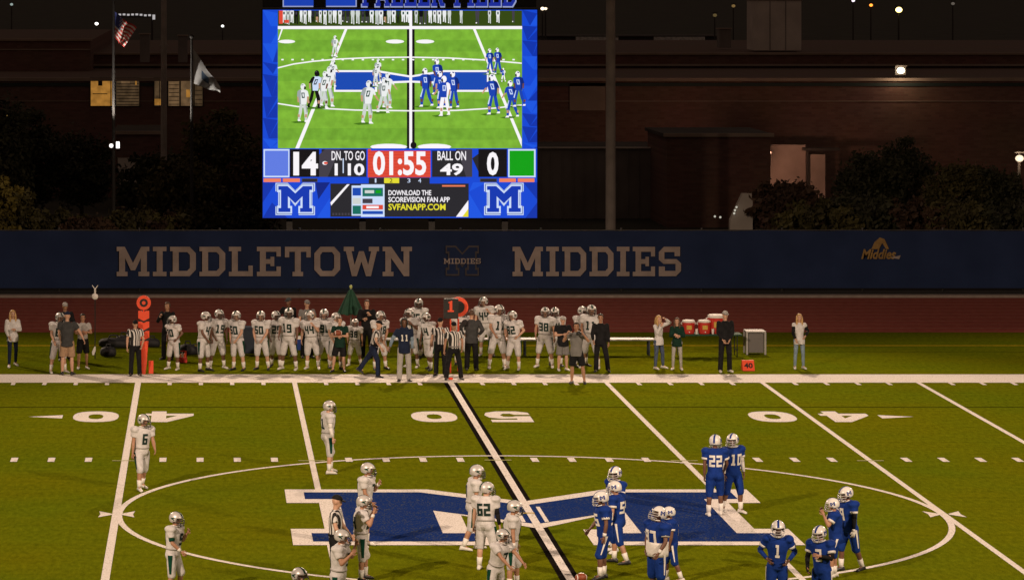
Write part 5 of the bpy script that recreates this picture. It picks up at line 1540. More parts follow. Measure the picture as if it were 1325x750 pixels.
# table with coolers
g0 = gp(915, 460); D0 = g0.y - CY
tb = empty('folding_table', g0, 'long dark folding table under the three red coolers', 'table')
bm = bmesh.new(); box(bm, (0,0,.68), (2.1,.7,.045), bev=.01); S('table_top', bm, M_GRN, tb)
for sx in (-.9, .9):
    bm = bmesh.new(); tube(bm, [(sx,-.28,0),(sx,-.28,.66)], .016, 6); tube(bm, [(sx,.28,0),(sx,.28,.66)], .016, 6); tube(bm, [(sx,-.28,.2),(sx,.28,.2)], .014, 6); S('leg_frame', bm, M_BLKV, tb)
def cooler(u, sc, label, dy=0):
    x = (u - 915) * D0 / FPX
    r = empty('drink_cooler', g0 + Vector((x, dy, .704)), label, 'drink cooler', 'red drink coolers on the table', 0, sc)
    bm = bmesh.new(); loft(bm, [((0,0,0),.19,.19),((0,0,.03),.2,.2),((0,0,.36),.215,.215),((0,0,.38),.2,.2)], Vector((1,0,0)), Vector((0,1,0)), 20); S('cooler_body', bm, M_RED, r, False)
    bm = bmesh.new(); loft(bm, [((0,0,.382),.215,.215),((0,0,.43),.218,.218),((0,0,.455),.18,.18)], Vector((1,0,0)), Vector((0,1,0)), 20); S('cooler_lid', bm, M_WPL, r)
    bm = bmesh.new(); loft(bm, [((0,-.19,.07),.02,.02),((0,-.245,.07),.02,.02)], Vector((1,0,0)), Vector((0,0,1)), 8); S('tap', bm, M_WPL, r)
    bm = bmesh.new()
    for e in (-1, 1): tube(bm, [(e*.2,0,.30),(e*.25,0,.33),(e*.25,0,.36),(e*.2,0,.38)], .015, 6)
    S('handle', bm, M_WPL, r)
    bm = bmesh.new(); vs = []; fs = []
    q = []
    for i in range(7):
        a = R(-90 - 24 + 8*i)
        q.append((.2125*math.cos(a), .2125*math.sin(a)))
    lo = [bm.verts.new((x, y, .15)) for x, y in q]; up = [bm.verts.new((x*1.01, y*1.01, .29)) for x, y in q]
    for i in range(6): bm.faces.new((lo[i], lo[i+1], up[i+1], up[i]))
    S('emblem_label', bm, mat('yellow_label', (.55,.36,.06), .6), r)
cooler(890.5, .93, 'leftmost of the three red coolers, beside the woman in green', -.05)
cooler(911, .93, 'middle one of the three red coolers', -.05)
cooler(927.5, 1.28, 'tallest of the three red coolers, behind the black tracksuit person', .1)
def cups(u, label):
    x = (u - 915) * D0 / FPX
    o = None
    bm = bmesh.new()
    loft(bm, [((0,0,0),.03,.03),((0,0,.09),.042,.042),((0,0,.10),.043,.043),((0,0,.16),.043,.043)], Vector((1,0,0)), Vector((0,1,0)), 12)
    loft(bm, [((.095,.01,0),.03,.03),((.095,.01,.09),.042,.042),((.095,.01,.10),.043,.043),((.095,.01,.13),.043,.043)], Vector((1,0,0)), Vector((0,1,0)), 12) if False else None
    o = put('paper_cups', bm_mesh('paper_cups', bm, False), M_WPL, None, g0 + Vector((x, -.22, .704)))
    tag(o, label, 'cups', 'stacked paper cups')
cups(900, 'stack of white cups between the left and middle red coolers')
cups(921, 'stack of white cups between the middle and tallest red coolers')
# grey wheeled cart
g0 = gp(976.5, 457.5); D0 = g0.y - CY
r = empty('equipment_crate', g0, 'grey box in a pale metal frame right of the tracksuit person', 'equipment box')
w, h = 25 * D0 / FPX, 29 * D0 / FPX
bm = bmesh.new(); tapered(bm, (0,0,.06), w*.82,.5,w*.82,.5,h-.1); S('box_body', bm, mat('grey_mesh_panel', (.16,.15,.15), .8, var=.25, scale=40), r)
for x in (-w/2, w/2):
    for y in (-.28, .28):
        bm = bmesh.new(); box(bm, (x*.94, y, h/2), (.06,.06,h), bev=.008); S('frame_post', bm, M_STEEL, r)
bm = bmesh.new(); box(bm, (0,0,h+.012), (w,.62,.05), bev=.01); S('frame_top', bm, M_STEEL, r)
# footballs
def football(loc, label, rz, tilt=0, grp='footballs'):
    r = empty('football', loc, label, 'football', grp, R(rz))
    bm = bmesh.new(); prev = None
    n, m = 14, 12
    for i in range(1, m):
        t = -1 + 2*i/m; rr_ = .085 * (1 - t*t)**.75
        rg = ring(bm, Vector((.142*t, 0, .085)), Vector((0,1,0)), Vector((0,0,1)), rr_, rr_, n)
        if prev: bridge(bm, prev, rg)
        else: bm.faces.new(list(reversed(rg)))
        prev = rg
    bm.faces.new(prev)
    b = S('leather', bm, mat('ball_leather', (.24,.055,.02), .5, var=.15, scale=60, bump=.3), r, True)
    bm = bmesh.new()
    for k in range(6): box(bm, (-.045 + k*.018, 0, .1705), (.006,.034,.006))
    box(bm, (0,0,.170), (.11,.006,.006)); S('laces', bm, M_WPL, r)
    bm = bmesh.new()
    for sx in (-1, 1):
        a = ring(bm, Vector((sx*.085,0,.085)), Vector((0,1,0)), Vector((0,0,1)), .0628,.0628, 14); b2 = ring(bm, Vector((sx*.1,0,.085)), Vector((0,1,0)), Vector((0,0,1)), .0528,.0528, 14)
        bridge(bm, a, b2)
    S('end_band', bm, M_WPL, r)
football(gp(752, 752), 'brown football resting on the turf at the bottom edge right of midfield line', 15, grp=None)
# ball held by the coach: carried at chest height in front of him
c_ = gp(438, 481)
football((c_.x - .02, c_.y - .26, 1.12), 'brown football held in front of the green-shirted coach', 10, grp=None)
# camera of the man in grey tee
c_ = gp(748, 496)
r = empty('photo_camera', (c_.x - .02, c_.y - .36, 1.5), 'black camera with silver lens raised before the face of the man in shorts', 'camera')
bm = bmesh.new(); box(bm, (0,0,0), (.15,.08,.1), bev=.012); box(bm, (0,0,.06), (.06,.07,.035), bev=.008); S('camera_body', bm, M_BLKV, r)
bm = bmesh.new(); tube(bm, [(0,-.03,0),(0,-.13,0),(0,-.15,0)], [.036,.036,.04], 12); S('lens', bm, M_BLKV, r)
# flag marker at the feet of the official on the midfield line
o = put('penalty_flag', None) if False else None
bm = bmesh.new(); ellipsoid(bm, (0,0,.035), .09,.07,.04, nu=10, nv=6)
for v in bm.verts: v.co += Vector((math.sin(v.co.x*60)*.012, math.sin(v.co.z*70)*.012, 0))
o = put('bean_bag', bm_mesh('bean_bag', bm, True), M_ORG, None, gp(583, 491)); tag(o, 'small orange bag on the sideline between the feet of the official', 'marker bag')

# ------------------------------------------------------------------ behind the fence
M_BRICK = None
def brick_mat():
    m, nt, b = nt_mat('dark_brick'); b.inputs['Roughness'].default_value = .9
    tc = nt.nodes.new('ShaderNodeTexCoord'); mp = nt.nodes.new('ShaderNodeMapping'); mp.inputs['Rotation'].default_value = (R(90), 0, 0)
    br = nt.nodes.new('ShaderNodeTexBrick'); br.inputs['Scale'].default_value = 1.0
    br.inputs['Brick Width'].default_value = .42; br.inputs['Row Height'].default_value = .14; br.inputs['Mortar Size'].default_value = .012
    br.inputs['Color1'].default_value = (.26,.13,.10,1); br.inputs['Color2'].default_value = (.19,.09,.07,1); br.inputs['Mortar'].default_value = (.2,.13,.10,1)
    nt.links.new(tc.outputs['Object'], mp.inputs['Vector']); nt.links.new(mp.outputs['Vector'], br.inputs['Vector'])
    n = nt.nodes.new('ShaderNodeTexNoise'); n.inputs['Scale'].default_value = .35; n.inputs['Detail'].default_value = 5
    nt.links.new(tc.outputs['Object'], n.inputs['Vector'])
    mx = nt.nodes.new('ShaderNodeMix'); mx.data_type = 'RGBA'; mx.blend_type = 'MULTIPLY'; mx.inputs[0].default_value = .35
    nt.links.new(br.outputs['Color'], mx.inputs[6]); nt.links.new(n.outputs['Color'], mx.inputs[7]); nt.links.new(mx.outputs[2], b.inputs['Base Color'])
    return m
M_BRICK = brick_mat()
M_COP = mat('stone_coping', (.36,.27,.21), .8, var=.15, scale=.8)
M_ROOF = mat('roof_membrane', (.075,.065,.058), .9, var=.3, scale=.3)
M_FASC = mat('dark_green_fascia', (.03,.045,.04), .7, var=.2, scale=.5)
M_PALE = mat('pale_metal_panel', (.74,.66,.58), .7, 0, var=.14, scale=.7)
M_SHED = mat('grey_metal_siding', (.24,.21,.19), .7, 0, var=.2, scale=.6)
M_FRAME = mat('dark_frame', (.05,.04,.035), .5)
M_POLE = mat('weathered_pole', (.43,.37,.33), .8, var=.2, scale=1.5)

WD = 182.0
def wx(u, D=WD): return (u - PU) * D / FPX + CX
def wz(v, D=WD): return CZ - (v - PV) * D / FPX
def wy(D): return D + CY
sch = empty('school_building', (wx(660), wy(WD), 0), 'long low brick school building with flat roof behind the scoreboard', 'building')
inv = Matrix.Translation(-Vector(sch.location))
def wbox(name, u0, u1, z0, z1, D0, D1, m, par, Dref=None, bev=0):
    Dr = Dref or D0
    x0, x1 = wx(u0, Dr), wx(u1, Dr)
    o_ = Vector(sch.location) if par in SCHOOL else Vector((0,0,0))
    bm = bmesh.new(); c = Vector(((x0+x1)/2, (wy(D0)+wy(D1))/2, (z0+z1)/2)) - o_
    box(bm, c, (x1-x0, D1-D0, z1-z0), bev=bev)
    return S(name, bm, m, par)
SCHOOL = [sch]
zt = wz(105)
wall = wbox('wall', -220, 1560, -.5, zt, WD, WD+28, M_BRICK, sch); SCHOOL.append(wall)
wbox('coping', -222, 1562, zt, zt+.16, WD-.12, WD+.4, M_COP, sch, WD)
wbox('roof_fascia', -222, 1562, zt-.28, zt-.10, WD-.06, WD-.003, M_FASC, sch, WD)
RD = 208.0
z2 = wz(71, RD); 
up = wbox('upper_wall', 60, 1600, zt+.01, z2, RD, RD+50, M_BRICK, sch, RD); SCHOOL.append(up)
wbox('upper_coping', 58, 1602, z2, z2+.12, RD-.15, RD+.4, M_COP, sch, RD)
wbox('roof_edge', 58, 1602, wz(85.5,RD), wz(83,RD), RD-.3, RD-.02, M_COP, sch, RD)
up2 = wbox('upper_wall', -180, 117, zt+.01, wz(53, RD-6), RD-6, RD+40, M_BRICK, sch, RD-6); SCHOOL.append(up2)
wbox('upper_coping', -182, 119, wz(53,RD-6), wz(53,RD-6)+.12, RD-6.15, RD-5.6, M_COP, sch, RD-6)
wbox('string_course', -182, 117, wz(65,RD-6), wz(63.5,RD-6), RD-6.08, RD-6.01, M_COP, sch, RD-6)
wbox('string_course', -222, 1562, wz(131.5), wz(130.5), WD-.04, WD-.003, M_COP, sch, WD)
wbox('blind_panel', 737, 783, wz(143), wz(100)-.3, WD-.06, WD-.003, M_COP, sch, WD)
# lit windows of the left wing
E1 = glow('window_amber', (150,104,44), 1, .25); E2 = glow('window_dim', (70,54,36), 1, .35); E3 = glow('window_mid', (96,74,50), 1, .3)
def window(u0, u1, v0, v1, m, blinds=0, extra=()):
    f = wbox('window', u0-1.2, u1+1.2, wz(v1)-.05, wz(v0)+.05, WD-.07, WD-.002, M_FRAME, sch, WD); SCHOOL.append(f)
    pn = wbox('pane', u0, u1, wz(v1), wz(v0), WD-.085, WD-.072, m, f, WD); SCHOOL.append(pn)
    for k in range(blinds):
        z = wz(v0) - (k+.6)*(wz(v0)-wz(v1))/blinds
        bm = bmesh.new(); box(bm, Vector(((wx(u0)+wx(u1))/2, wy(WD)-.1, z)) - Vector(sch.location), (wx(u1)-wx(u0)-.04, .015, .035)); S('blind_slat', bm, M_FRAME, f)
    for (a, b, c, d, mm) in extra:
        wbox('window_item', a, b, wz(d), wz(c), WD-.11, WD-.088, mm, f, WD)
window(117.5, 145, 102, 137, E1, 0, ((127,132.5,105,111,M_FRAME), (120,139,121,122,M_FRAME), (143,144,102,137,M_FRAME)))
window(150.5, 180, 102, 137, E2, 9, ((157,168,105,108,E3),(175,177,103,110,E1)))
window(200, 214, 102, 137, E2, 0, ((200,209,128,136,E1), (206,207,102,137,M_FRAME)))
window(218, 232, 102, 137, E3, 7)
window(234, 250, 102, 137, E3, 0, ((241,246,116,126,E1), (247.5,248.5,102,137,M_FRAME)))
window(252, 262, 102, 137, E2, 6)
# roof units, tanks and the tall pale plant box
def roof_unit(u0, u1, v0, v1, D, d, m, label, cat='roof unit', seams=0, grp=None, zb=None):
    r = empty('roof_unit', ((wx(u0,D)+wx(u1,D))/2, wy(D)+d/2, wz(v1,D) if zb is None else zb), label, cat, grp)
    w, h = wx(u1,D)-wx(u0,D), wz(v0,D)-wz(v1,D)
    bm = bmesh.new(); box(bm, (0,0,h/2), (w,d,h), bev=.03); S('casing', bm, m, r)
    bm = bmesh.new(); box(bm, (0,0,h+.03), (w+.12,d+.12,.06)); S('cap', bm, M_COP, r)
    for k in range(seams):
        bm = bmesh.new(); box(bm, (-w/2 + w*(k+1)/(seams+1), -d/2-.012, h*.5), (.05,.02,h*.98)); S('panel_seam', bm, M_SHED, r)
    return r
roof_unit(181, 193.5, 45, 81, 205, 1.2, M_SHED, 'left of two slim grey vent stacks on the school roof', grp='vent stacks')
roof_unit(230.5, 242.5, 47, 81, 205, 1.2, M_SHED, 'right of two slim grey vent stacks on the school roof', grp='vent stacks')
roof_unit(976, 1037, 1, 65.5, 216, 3, M_PALE, 'large pale metal plant box on the school roof, right of the tall pole', seams=2)
roof_unit(931, 946, 38, 62, 222, 1.2, M_SHED, 'small grey vent left of the large plant box')
r = empty('vent_cowl', (wx(212,209), wy(209), z2), 'small dark cowl on the roof between the vent stacks', 'roof vent')
bm = bmesh.new(); tube(bm, [(0,0,0),(0,0,.5),(0,0,.52),(0,0,.75)], [.2,.2,.34,.1], 10); S('cowl', bm, M_SHED, r)
# lean-to and yard pieces in front of the school
def low_block(name, u0, u1, v0, D, d, m, mc, label, cat, ribs=0, cop=.16):
    r = empty(name, ((wx(u0,D)+wx(u1,D))/2, wy(D)+d/2, 0), label, cat)
    w, h = wx(u1,D)-wx(u0,D), wz(v0,D)
    bm = bmesh.new(); box(bm, (0,0,h/2-.2), (w,d,h+.4)); S('wall', bm, m, r)
    bm = bmesh.new(); box(bm, (0,-d/2,h+cop/2+.002), (w+.3,.3,cop)); S('coping', bm, mc, r)
    bm = bmesh.new(); box(bm, (0,.1,h+cop/2-.02), (w+.28,d-.1,cop)); S('roof', bm, M_ROOF, r)
    for k in range(ribs):
        bm = bmesh.new(); box(bm, (-w/2 + w*(k+.5)/ribs, -d/2-.02, h/2), (.06,.036,h)); S('panel_rib', bm, m, r)
    return r, w, h
low_block('storage_shed', 692, 862, 192, 166, 6, M_SHED, M_PALE, 'long grey metal shed right of the scoreboard behind the tall pole', 'shed', ribs=12, cop=.06)
low_block('brick_annex', 863, 997, 177, 160, 7, M_BRICK, M_COP, 'square brick block with pale coping left of the lit doorway', 'building')
r, w, h = low_block('brick_porch', 150, 210, 174, 170, 8, M_BRICK, M_COP, 'low brick porch with pale edge below the lit windows', 'porch')
bm = bmesh.new(); box(bm, (0,-4.03,h*.45), (w*.92,.05,h*.5)); S('door_panel', bm, M_PALE, r)
# lit doorway recess
r = empty('lit_entrance', (wx(1028,178), wy(178), 0), 'pale entrance wall lit pink by a lamp beside the brick block', 'entrance')
M_PINK = mat('pale_render', (.42,.30,.25), .85, var=.15, scale=1.0)
x0, x1 = wx(990,178)-r.location.x, wx(1044,178)-r.location.x
bm = bmesh.new(); box(bm, ((x0+x1)/2,.6,wz(188,178)/2), (x1-x0,.5,wz(188,178))); S('render_wall', bm, M_PINK, r)
bm = bmesh.new(); box(bm, (x1+.55,.2,wz(200,178)/2), (.9,.12,wz(200,178))); S('door', bm, M_PINK, r)
bm = bmesh.new(); box(bm, (x1+.04,.1,wz(196,178)/2), (.08,.3,wz(196,178)+.2)); S('door_frame', bm, M_FRAME, r)
bm = bmesh.new(); box(bm, (x1+.75,.1,wz(193,178)), (1.9,.9,.15)); S('canopy', bm, M_FRAME, r)
# lamps that can be seen
def lamp(u, v, D, rad, rgb, strength, label, watts=0, pole=True, group='distant lamps in the dark', cat='lamp', zb=0.0, col=None):
    p_ = at(u, v, D)
    r = empty('street_lamp' if pole else 'wall_lamp', (p_.x, p_.y, zb if pole else p_.z), label, cat, group)
    z = p_.z - (zb if pole else p_.z)
    bm = bmesh.new(); ellipsoid(bm, (0,-.04,z), rad, rad*.8, rad*.8, nu=10, nv=6); S('lamp_glass', bm, glow('lamp_%d_%d_%d_%g' % (*rgb, strength), rgb, strength), r, True)
    bm = bmesh.new()
    if pole: tube(bm, [(0,.1,0),(0,.08,z+rad+.1)], [.12,.07], 8); box(bm, (0,.05,z+rad+.09), (rad*2.4,rad*2,.08)); S('lamp_post', bm, M_FRAME, r)
    else: box(bm, (0,.12,0), (rad*2.6,.12,rad*2.2)); box(bm, (0,0,rad*1.15), (rad*2.8,.34,.06)); S('lamp_bracket', bm, M_FRAME, r)
    if watts:
        d = bpy.data.lights.new('lamp_light', 'POINT'); d.energy = watts; d.color = col or (1,.75,.5); d.shadow_soft_size = .12
        o = bpy.data.objects.new('lamp_light', d); COL.objects.link(o); o.parent = r; o.location = (0,-.55,z)
    return r
lamp(1165.5, 91.5, WD-.4, .22, (255,238,200), 6, 'bright white lamp on the brick wall at the right', 45, False, None)
lamp(1319, 205, 172, .22, (255,225,190), 1.4, 'bright lamp at the right edge of the photo above the shrubs', 60, True, None)
lamp(994, 200, 174.8, .1, (255,190,150), 2, 'lamp beside the lit entrance wall', 240, False, None, col=(1,.55,.36))
lamp(1163, 13, 300, .3, (255,225,130), 5, 'yellow lamp with a shade far beyond the school roof', 0)
lamp(1127, 7, 420, .22, (255,140,50), 3, 'orange lamp far off left of the yellow lamp', 0)
lamp(1104, 1, 430, .22, (230,215,230), 2, 'white lamp at the top edge left of the orange lamp', 0)
lamp(1233, 5, 400, .22, (120,110,100), .6, 'faint grey lamp far off at the upper right', 0)
lamp(125, 31, 380, .2, (255,250,240), 4, 'clear white lamp far beyond the left school wing', 0)
lamp(288, 34, 380, .17, (240,240,230), 3, 'clear white lamp left of the scoreboard top', 0)
lamp(15, 6, 430, .2, (150,165,160), 1, 'faint lamp at the upper left corner', 0)
lamp(702, 11.5, 330, .2, (250,225,190), 2.5, 'first of a pair of lamps right of the header sign', 0)
lamp(706, 11.5, 334, .16, (250,225,190), 2, 'second of a pair of lamps right of the header sign', 0)
lamp(925, 20, 410, .25, (90,75,45), 1, 'dim amber lamp beyond the roof left of the plant box', 0)
lamp(949, 8, 440, .25, (120,95,55), 1, 'dim amber lamp just left of the pale plant box', 0)
lamp(12, 151, 178, .16, (120,95,50), 1, 'small amber lamp on the dark left wing', 0, False, None)
# parked cars beyond the roof, and a long far building with dull bands
def car(u, v, D, m, label):
    p_ = gp(u, v); p_ = Vector((wx(u, D), wy(D), 0))
    r = empty('parked_car', p_, label, 'car', 'cars parked far beyond the school')
    bm = bmesh.new()
    prof = [(-2.1,.35),(-2.15,.75),(-1.9,.9),(-1.2,.95),(-.7,1.42),(.7,1.45),(1.3,.98),(2.0,.88),(2.15,.6),(2.1,.35)]
    a = [bm.verts.new((x,-.85,z)) for x, z in prof]; b = [bm.verts.new((x,.85,z)) for x, z in prof]
    bm.faces.new(a); bm.faces.new(list(reversed(b)))
    for i in range(len(prof)): k = (i+1)%len(prof); bm.faces.new((a[k], a[i], b[i], b[k]))
    bmesh.ops.recalc_face_normals(bm, faces=bm.faces); S('body', bm, m, r)
    for x in (-1.3, 1.3):
        for y in (-.8, .8):
            bm = bmesh.new(); loft(bm, [((x,y-.1,.33),.33,.33),((x,y+.1,.33),.33,.33)], Vector((1,0,0)), Vector((0,0,1)), 14); S('wheel', bm, M_BLKV, r)
    bm = bmesh.new(); 
    w_ = [(-1.05,1.0),(-.65,1.36),(.62,1.38),(1.05,1.0)]
    bm.faces.new([bm.verts.new((x,-.858,z)) for x, z in w_]); S('side_window', bm, M_FRAME, r)
car(1128, 62, 560, M_PALE, 'pale car parked far off near the yellow lamp')
fb = empty('far_building', (wx(820, 470), wy(470), 0), 'far dark building with two pale roof edges made to glow dully right of the scoreboard', 'building')
M_DK = mat('dark_cladding', (.10,.08,.07), .9, var=.2, scale=.2)
bm = bmesh.new(); box(bm, (0,6,1.9), (26,12,3.8)); S('wall', bm, M_DK, fb)
bm = bmesh.new(); box(bm, (0,5.8,3.87), (26.6,12.8,.14)); S('roof', bm, M_ROOF, fb)
for (a, b) in ((745, 800), (846, 912)):
    bm = bmesh.new(); box(bm, (wx((a+b)/2,470)-fb.location.x, -.05, 3.45), ((b-a)*470/FPX, .08, .7)); S('glowing_roof_edge', bm, glow('band_glow', (40,31,25), 1, .3), fb)  # pale far roof edges; a dull glow stands in for light on them
# white glowing sign row beyond the flag
r = empty('lit_sign', (wx(177, 330), wy(330), 0), 'far row of small white lights behind the striped flag', 'lit sign')
bm = bmesh.new(); box(bm, (0,.2,wz(21,330)), (50*330/FPX,.2,.35)); tube(bm, [(-1.5,.35,0),(-1.5,.35,wz(21,330))], .1, 6); tube(bm, [(1.5,.35,0),(1.5,.35,wz(21,330))], .1, 6); S('sign_frame', bm, M_FRAME, r)
rr = random.Random(4)
for k in range(9):
    bm = bmesh.new(); box(bm, (wx(155+k*5.5,330)-r.location.x, .05, wz(19.5 + rr.uniform(-.6,.8) + (2.5 if k == 8 else 0),330)), (.26,.08,.18 + (.3 if k == 8 else 0))); S('sign_lamp', bm, glow('sign_white', (190,185,185), .9), r)
# flagpoles and flags
M_FPOLE = mat('dark_flagpole', (.05,.045,.04), .7, 0, var=.1)
def flagpole(u, D, ztop, label):
    r = empty('flagpole', (wx(u,D), wy(D), 0), label, 'flagpole', 'flagpoles behind the fence')
    bm = bmesh.new(); tube(bm, [(0,0,0),(0,0,ztop)], [.085,.05], 10); S('shaft', bm, M_FPOLE, r)
    bm = bmesh.new(); ellipsoid(bm, (0,0,ztop+.08), .1,.1,.1); S('finial', bm, M_FPOLE, r)
    bm = bmesh.new(); loft(bm, [((0,0,0),.3,.3),((0,0,.12),.22,.22)], Vector((1,0,0)), Vector((0,1,0)), 14); S('base', bm, M_CONC, r)
FD = 143.0
flagpole(147, FD, 13.2, 'taller flagpole carrying the striped flag left of the utility pole')
flagpole(248, FD, 9.3, 'flagpole carrying the white flag left of the scoreboard')
def flag(u, D, outline, name, label, mats, paint, thick=.03):
    """outline: hoist pts and fly pts interpolated into a folded cloth grid"""
    (h0, h1), (f0, f1) = outline
    NXg, NYg = 26, 26
    bm = bmesh.new(); g = []
    for i in range(NXg + 1):
        s_ = i / NXg; col_ = []
        for j in range(NYg + 1):
            t = j / NYg
            top = Vector(h0).lerp(Vector(f0), s_); bot = Vector(h1).lerp(Vector(f1), s_)
            q = top.lerp(bot, t)
            y = .16 * math.sin(s_*9 + t*3.5) * (.25 + s_)
            dz_ = .07 * math.sin(s_*8 + 1) * s_
            p0 = at(q[0], q[1], D)
            col_.append(bm.verts.new((p0.x, p0.y + y - .02, p0.z + dz_)))
        g.append(col_)
    for i in range(NXg):
        for j in range(NYg):
            f = bm.faces.new((g[i][j], g[i+1][j], g[i+1][j+1], g[i][j+1])); f.material_index = paint(i/NXg, j/NYg)
    me = bm_mesh(name, bm, True)
    o = put(name, me, mats)
    bb = Vector(at(u, h0[1], D))
    for v in me.vertices: v.co -= bb
    o.location = bb
    tag(o, label, 'flag'); return o
M_FR, M_FW, M_FB = mat('flag_red', (.6,.06,.05), .85), mat('flag_white', (.8,.76,.72), .85), mat('flag_blue', (.06,.08,.30), .85)
def us(s_, t):
    if s_ < .36 and t < 7/13:
        a, b = s_/.36*9, t/(7/13)*7
        return 1 if (int(a) + int(b)) % 2 == 0 and .25 < (a % 1) < .75 and .25 < (b % 1) < .75 else 2
    return 0 if int(t*13) % 2 == 0 else 1
flag(147.5, FD, (((148,15),(148,48)), ((177,37),(160,63))), 'striped_flag', 'drooping red and white striped flag on the taller flagpole', [M_FR, M_FW, M_FB], us)
def wf(s_, t):
    if abs(s_-.42) < .14 and abs(t-.5) < .16: return 1
    return 0
M_FW2 = mat('flag_cream', (.5,.5,.49), .85); M_FB2 = mat('flag_emblem_blue', (.06,.10,.16), .85)
flag(248.5, FD, (((250,63),(250,108)), ((285,114),(285,121))), 'white_flag', 'pale flag with a blue emblem drooping from the second flagpole', [M_FW2, M_FB2], wf)
# twin uplights on the first flagpole
for k, (u, label) in enumerate(((144, 'round white floodlight clamped to the striped flag pole'), (152.5, 'tall white floodlight clamped right of the striped flag pole'))):
    p_ = at(u, 188.5, FD-.3)
    r = empty('flag_light', p_, label, 'floodlight', None)
    bm = bmesh.new()
    if k == 0: ellipsoid(bm, (0,-.05,0), .085,.05,.085)
    else: box(bm, (0,-.05,.03), (.15,.05,.28), bev=.02)
    S('lamp_glass', bm, glow('uplight_white', (255,250,245), 2.0), r)
    d = bpy.data.lights.new('uplight', 'SPOT'); d.energy = 1500; d.color = (1,.9,.8); d.spot_size = R(50); d.spot_blend = .6; d.shadow_soft_size = .1
    o = bpy.data.objects.new('uplight', d); COL.objects.link(o); o.parent = r; o.location = (0,-.35,.3)
    tgt = (at(163, 38, FD) if k == 0 else at(266, 92, FD)) - Vector(p_); o.rotation_euler = (tgt - Vector((0,-.35,.3))).to_track_quat('-Z','Y').to_euler()
    bm = bmesh.new(); box(bm, (0,.05,0), (.2,.1,.24), bev=.02); tube(bm, [(0,.1,0), ((.12 if k == 0 else -.17),.28,-.02)], .03, 6); S('housing', bm, M_FRAME, r)
# utility pole and the floodlight mast
r = empty('utility_pole', (wx(212,150), wy(150), 0), 'weathered utility pole between the flagpoles', 'utility pole')
bm = bmesh.new(); tube(bm, [(0,0,0),(0,0,14)], [.15,.12], 10); S('shaft', bm, M_POLE, r)
bm = bmesh.new(); box(bm, (0,-.18,13.3), (2.6,.12,.14)); S('crossarm', bm, M_POLE, r)
r = empty('floodlight_mast', (9.75, 66, 0), 'tall grey stadium light mast right of the scoreboard', 'light mast')
bm = bmesh.new(); tube(bm, [(0,0,0),(0,0,15),(0,0,30.6)], [.215,.185,.13], 16); S('mast', bm, M_POLE, r)
for k in range(3):
    bm = bmesh.new(); box(bm, (0,-.2,28.2 + k*1.1), (5.2,.12,.12)); S('crossarm', bm, M_GALV, r)
    for i in range(6):
        if k == 2 and False: continue
        bm = bmesh.new()
        c_ = Vector((-2.3 + i*.92, .25 + .45, 28.2 + k*1.1)) 
        loft(bm, [(c_ + Vector((0,.35,.2)),.1,.1),(c_ + Vector((0,.05,.05)),.28,.28)], Vector((1,0,0)), Vector((0,.45,.9)).normalized(), 12); S('floodlight_head', bm, M_GALV, r)
for k in range(4):
    bm = bmesh.new(); tube(bm, [(.21 + .0*k,0,3.2 + k*3.1),(.3,0,3.2 + k*3.1)], .025, 6); S('step_bolt', bm, M_GALV, r)
# small pale cabinet with glints in front of the brick annex
r = empty('utility_cabinet', (wx(960,150), wy(150), 0), 'pale slanted cabinet panel with small glints before the brick block', 'cabinet')
x0, x1, xm = wx(944,150)-r.location.x, wx(973,150)-r.location.x, wx(953,150)-r.location.x
zb_, ztp = 0, wz(250,150)
bm = bmesh.new()
pr_ = [(x0,0),(x1,0),(x1,ztp),(wx(960,150)-r.location.x, ztp),(x0, wz(284,150))]
a = [bm.verts.new((x,-.2,z)) for x, z in pr_]; b = [bm.verts.new((x,.2,z)) for x, z in pr_]
bm.faces.new(a); bm.faces.new(list(reversed(b)))
for i in range(5): bm.faces.new((a[(i+1)%5], a[i], b[i], b[(i+1)%5]))
bmesh.ops.recalc_face_normals(bm, faces=bm.faces); S('panel', bm, M_PALE, r)
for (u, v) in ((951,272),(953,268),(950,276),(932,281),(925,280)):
    bm = bmesh.new(); c_ = at(u, v, 149.6) - Vector(r.location); ellipsoid(bm, c_, .05,.04,.05, nu=8, nv=5); S('glowing_glint', bm, glow('glint_glow', (190,185,170), 1), r)  # white glints made as small glowing beads, not lamps
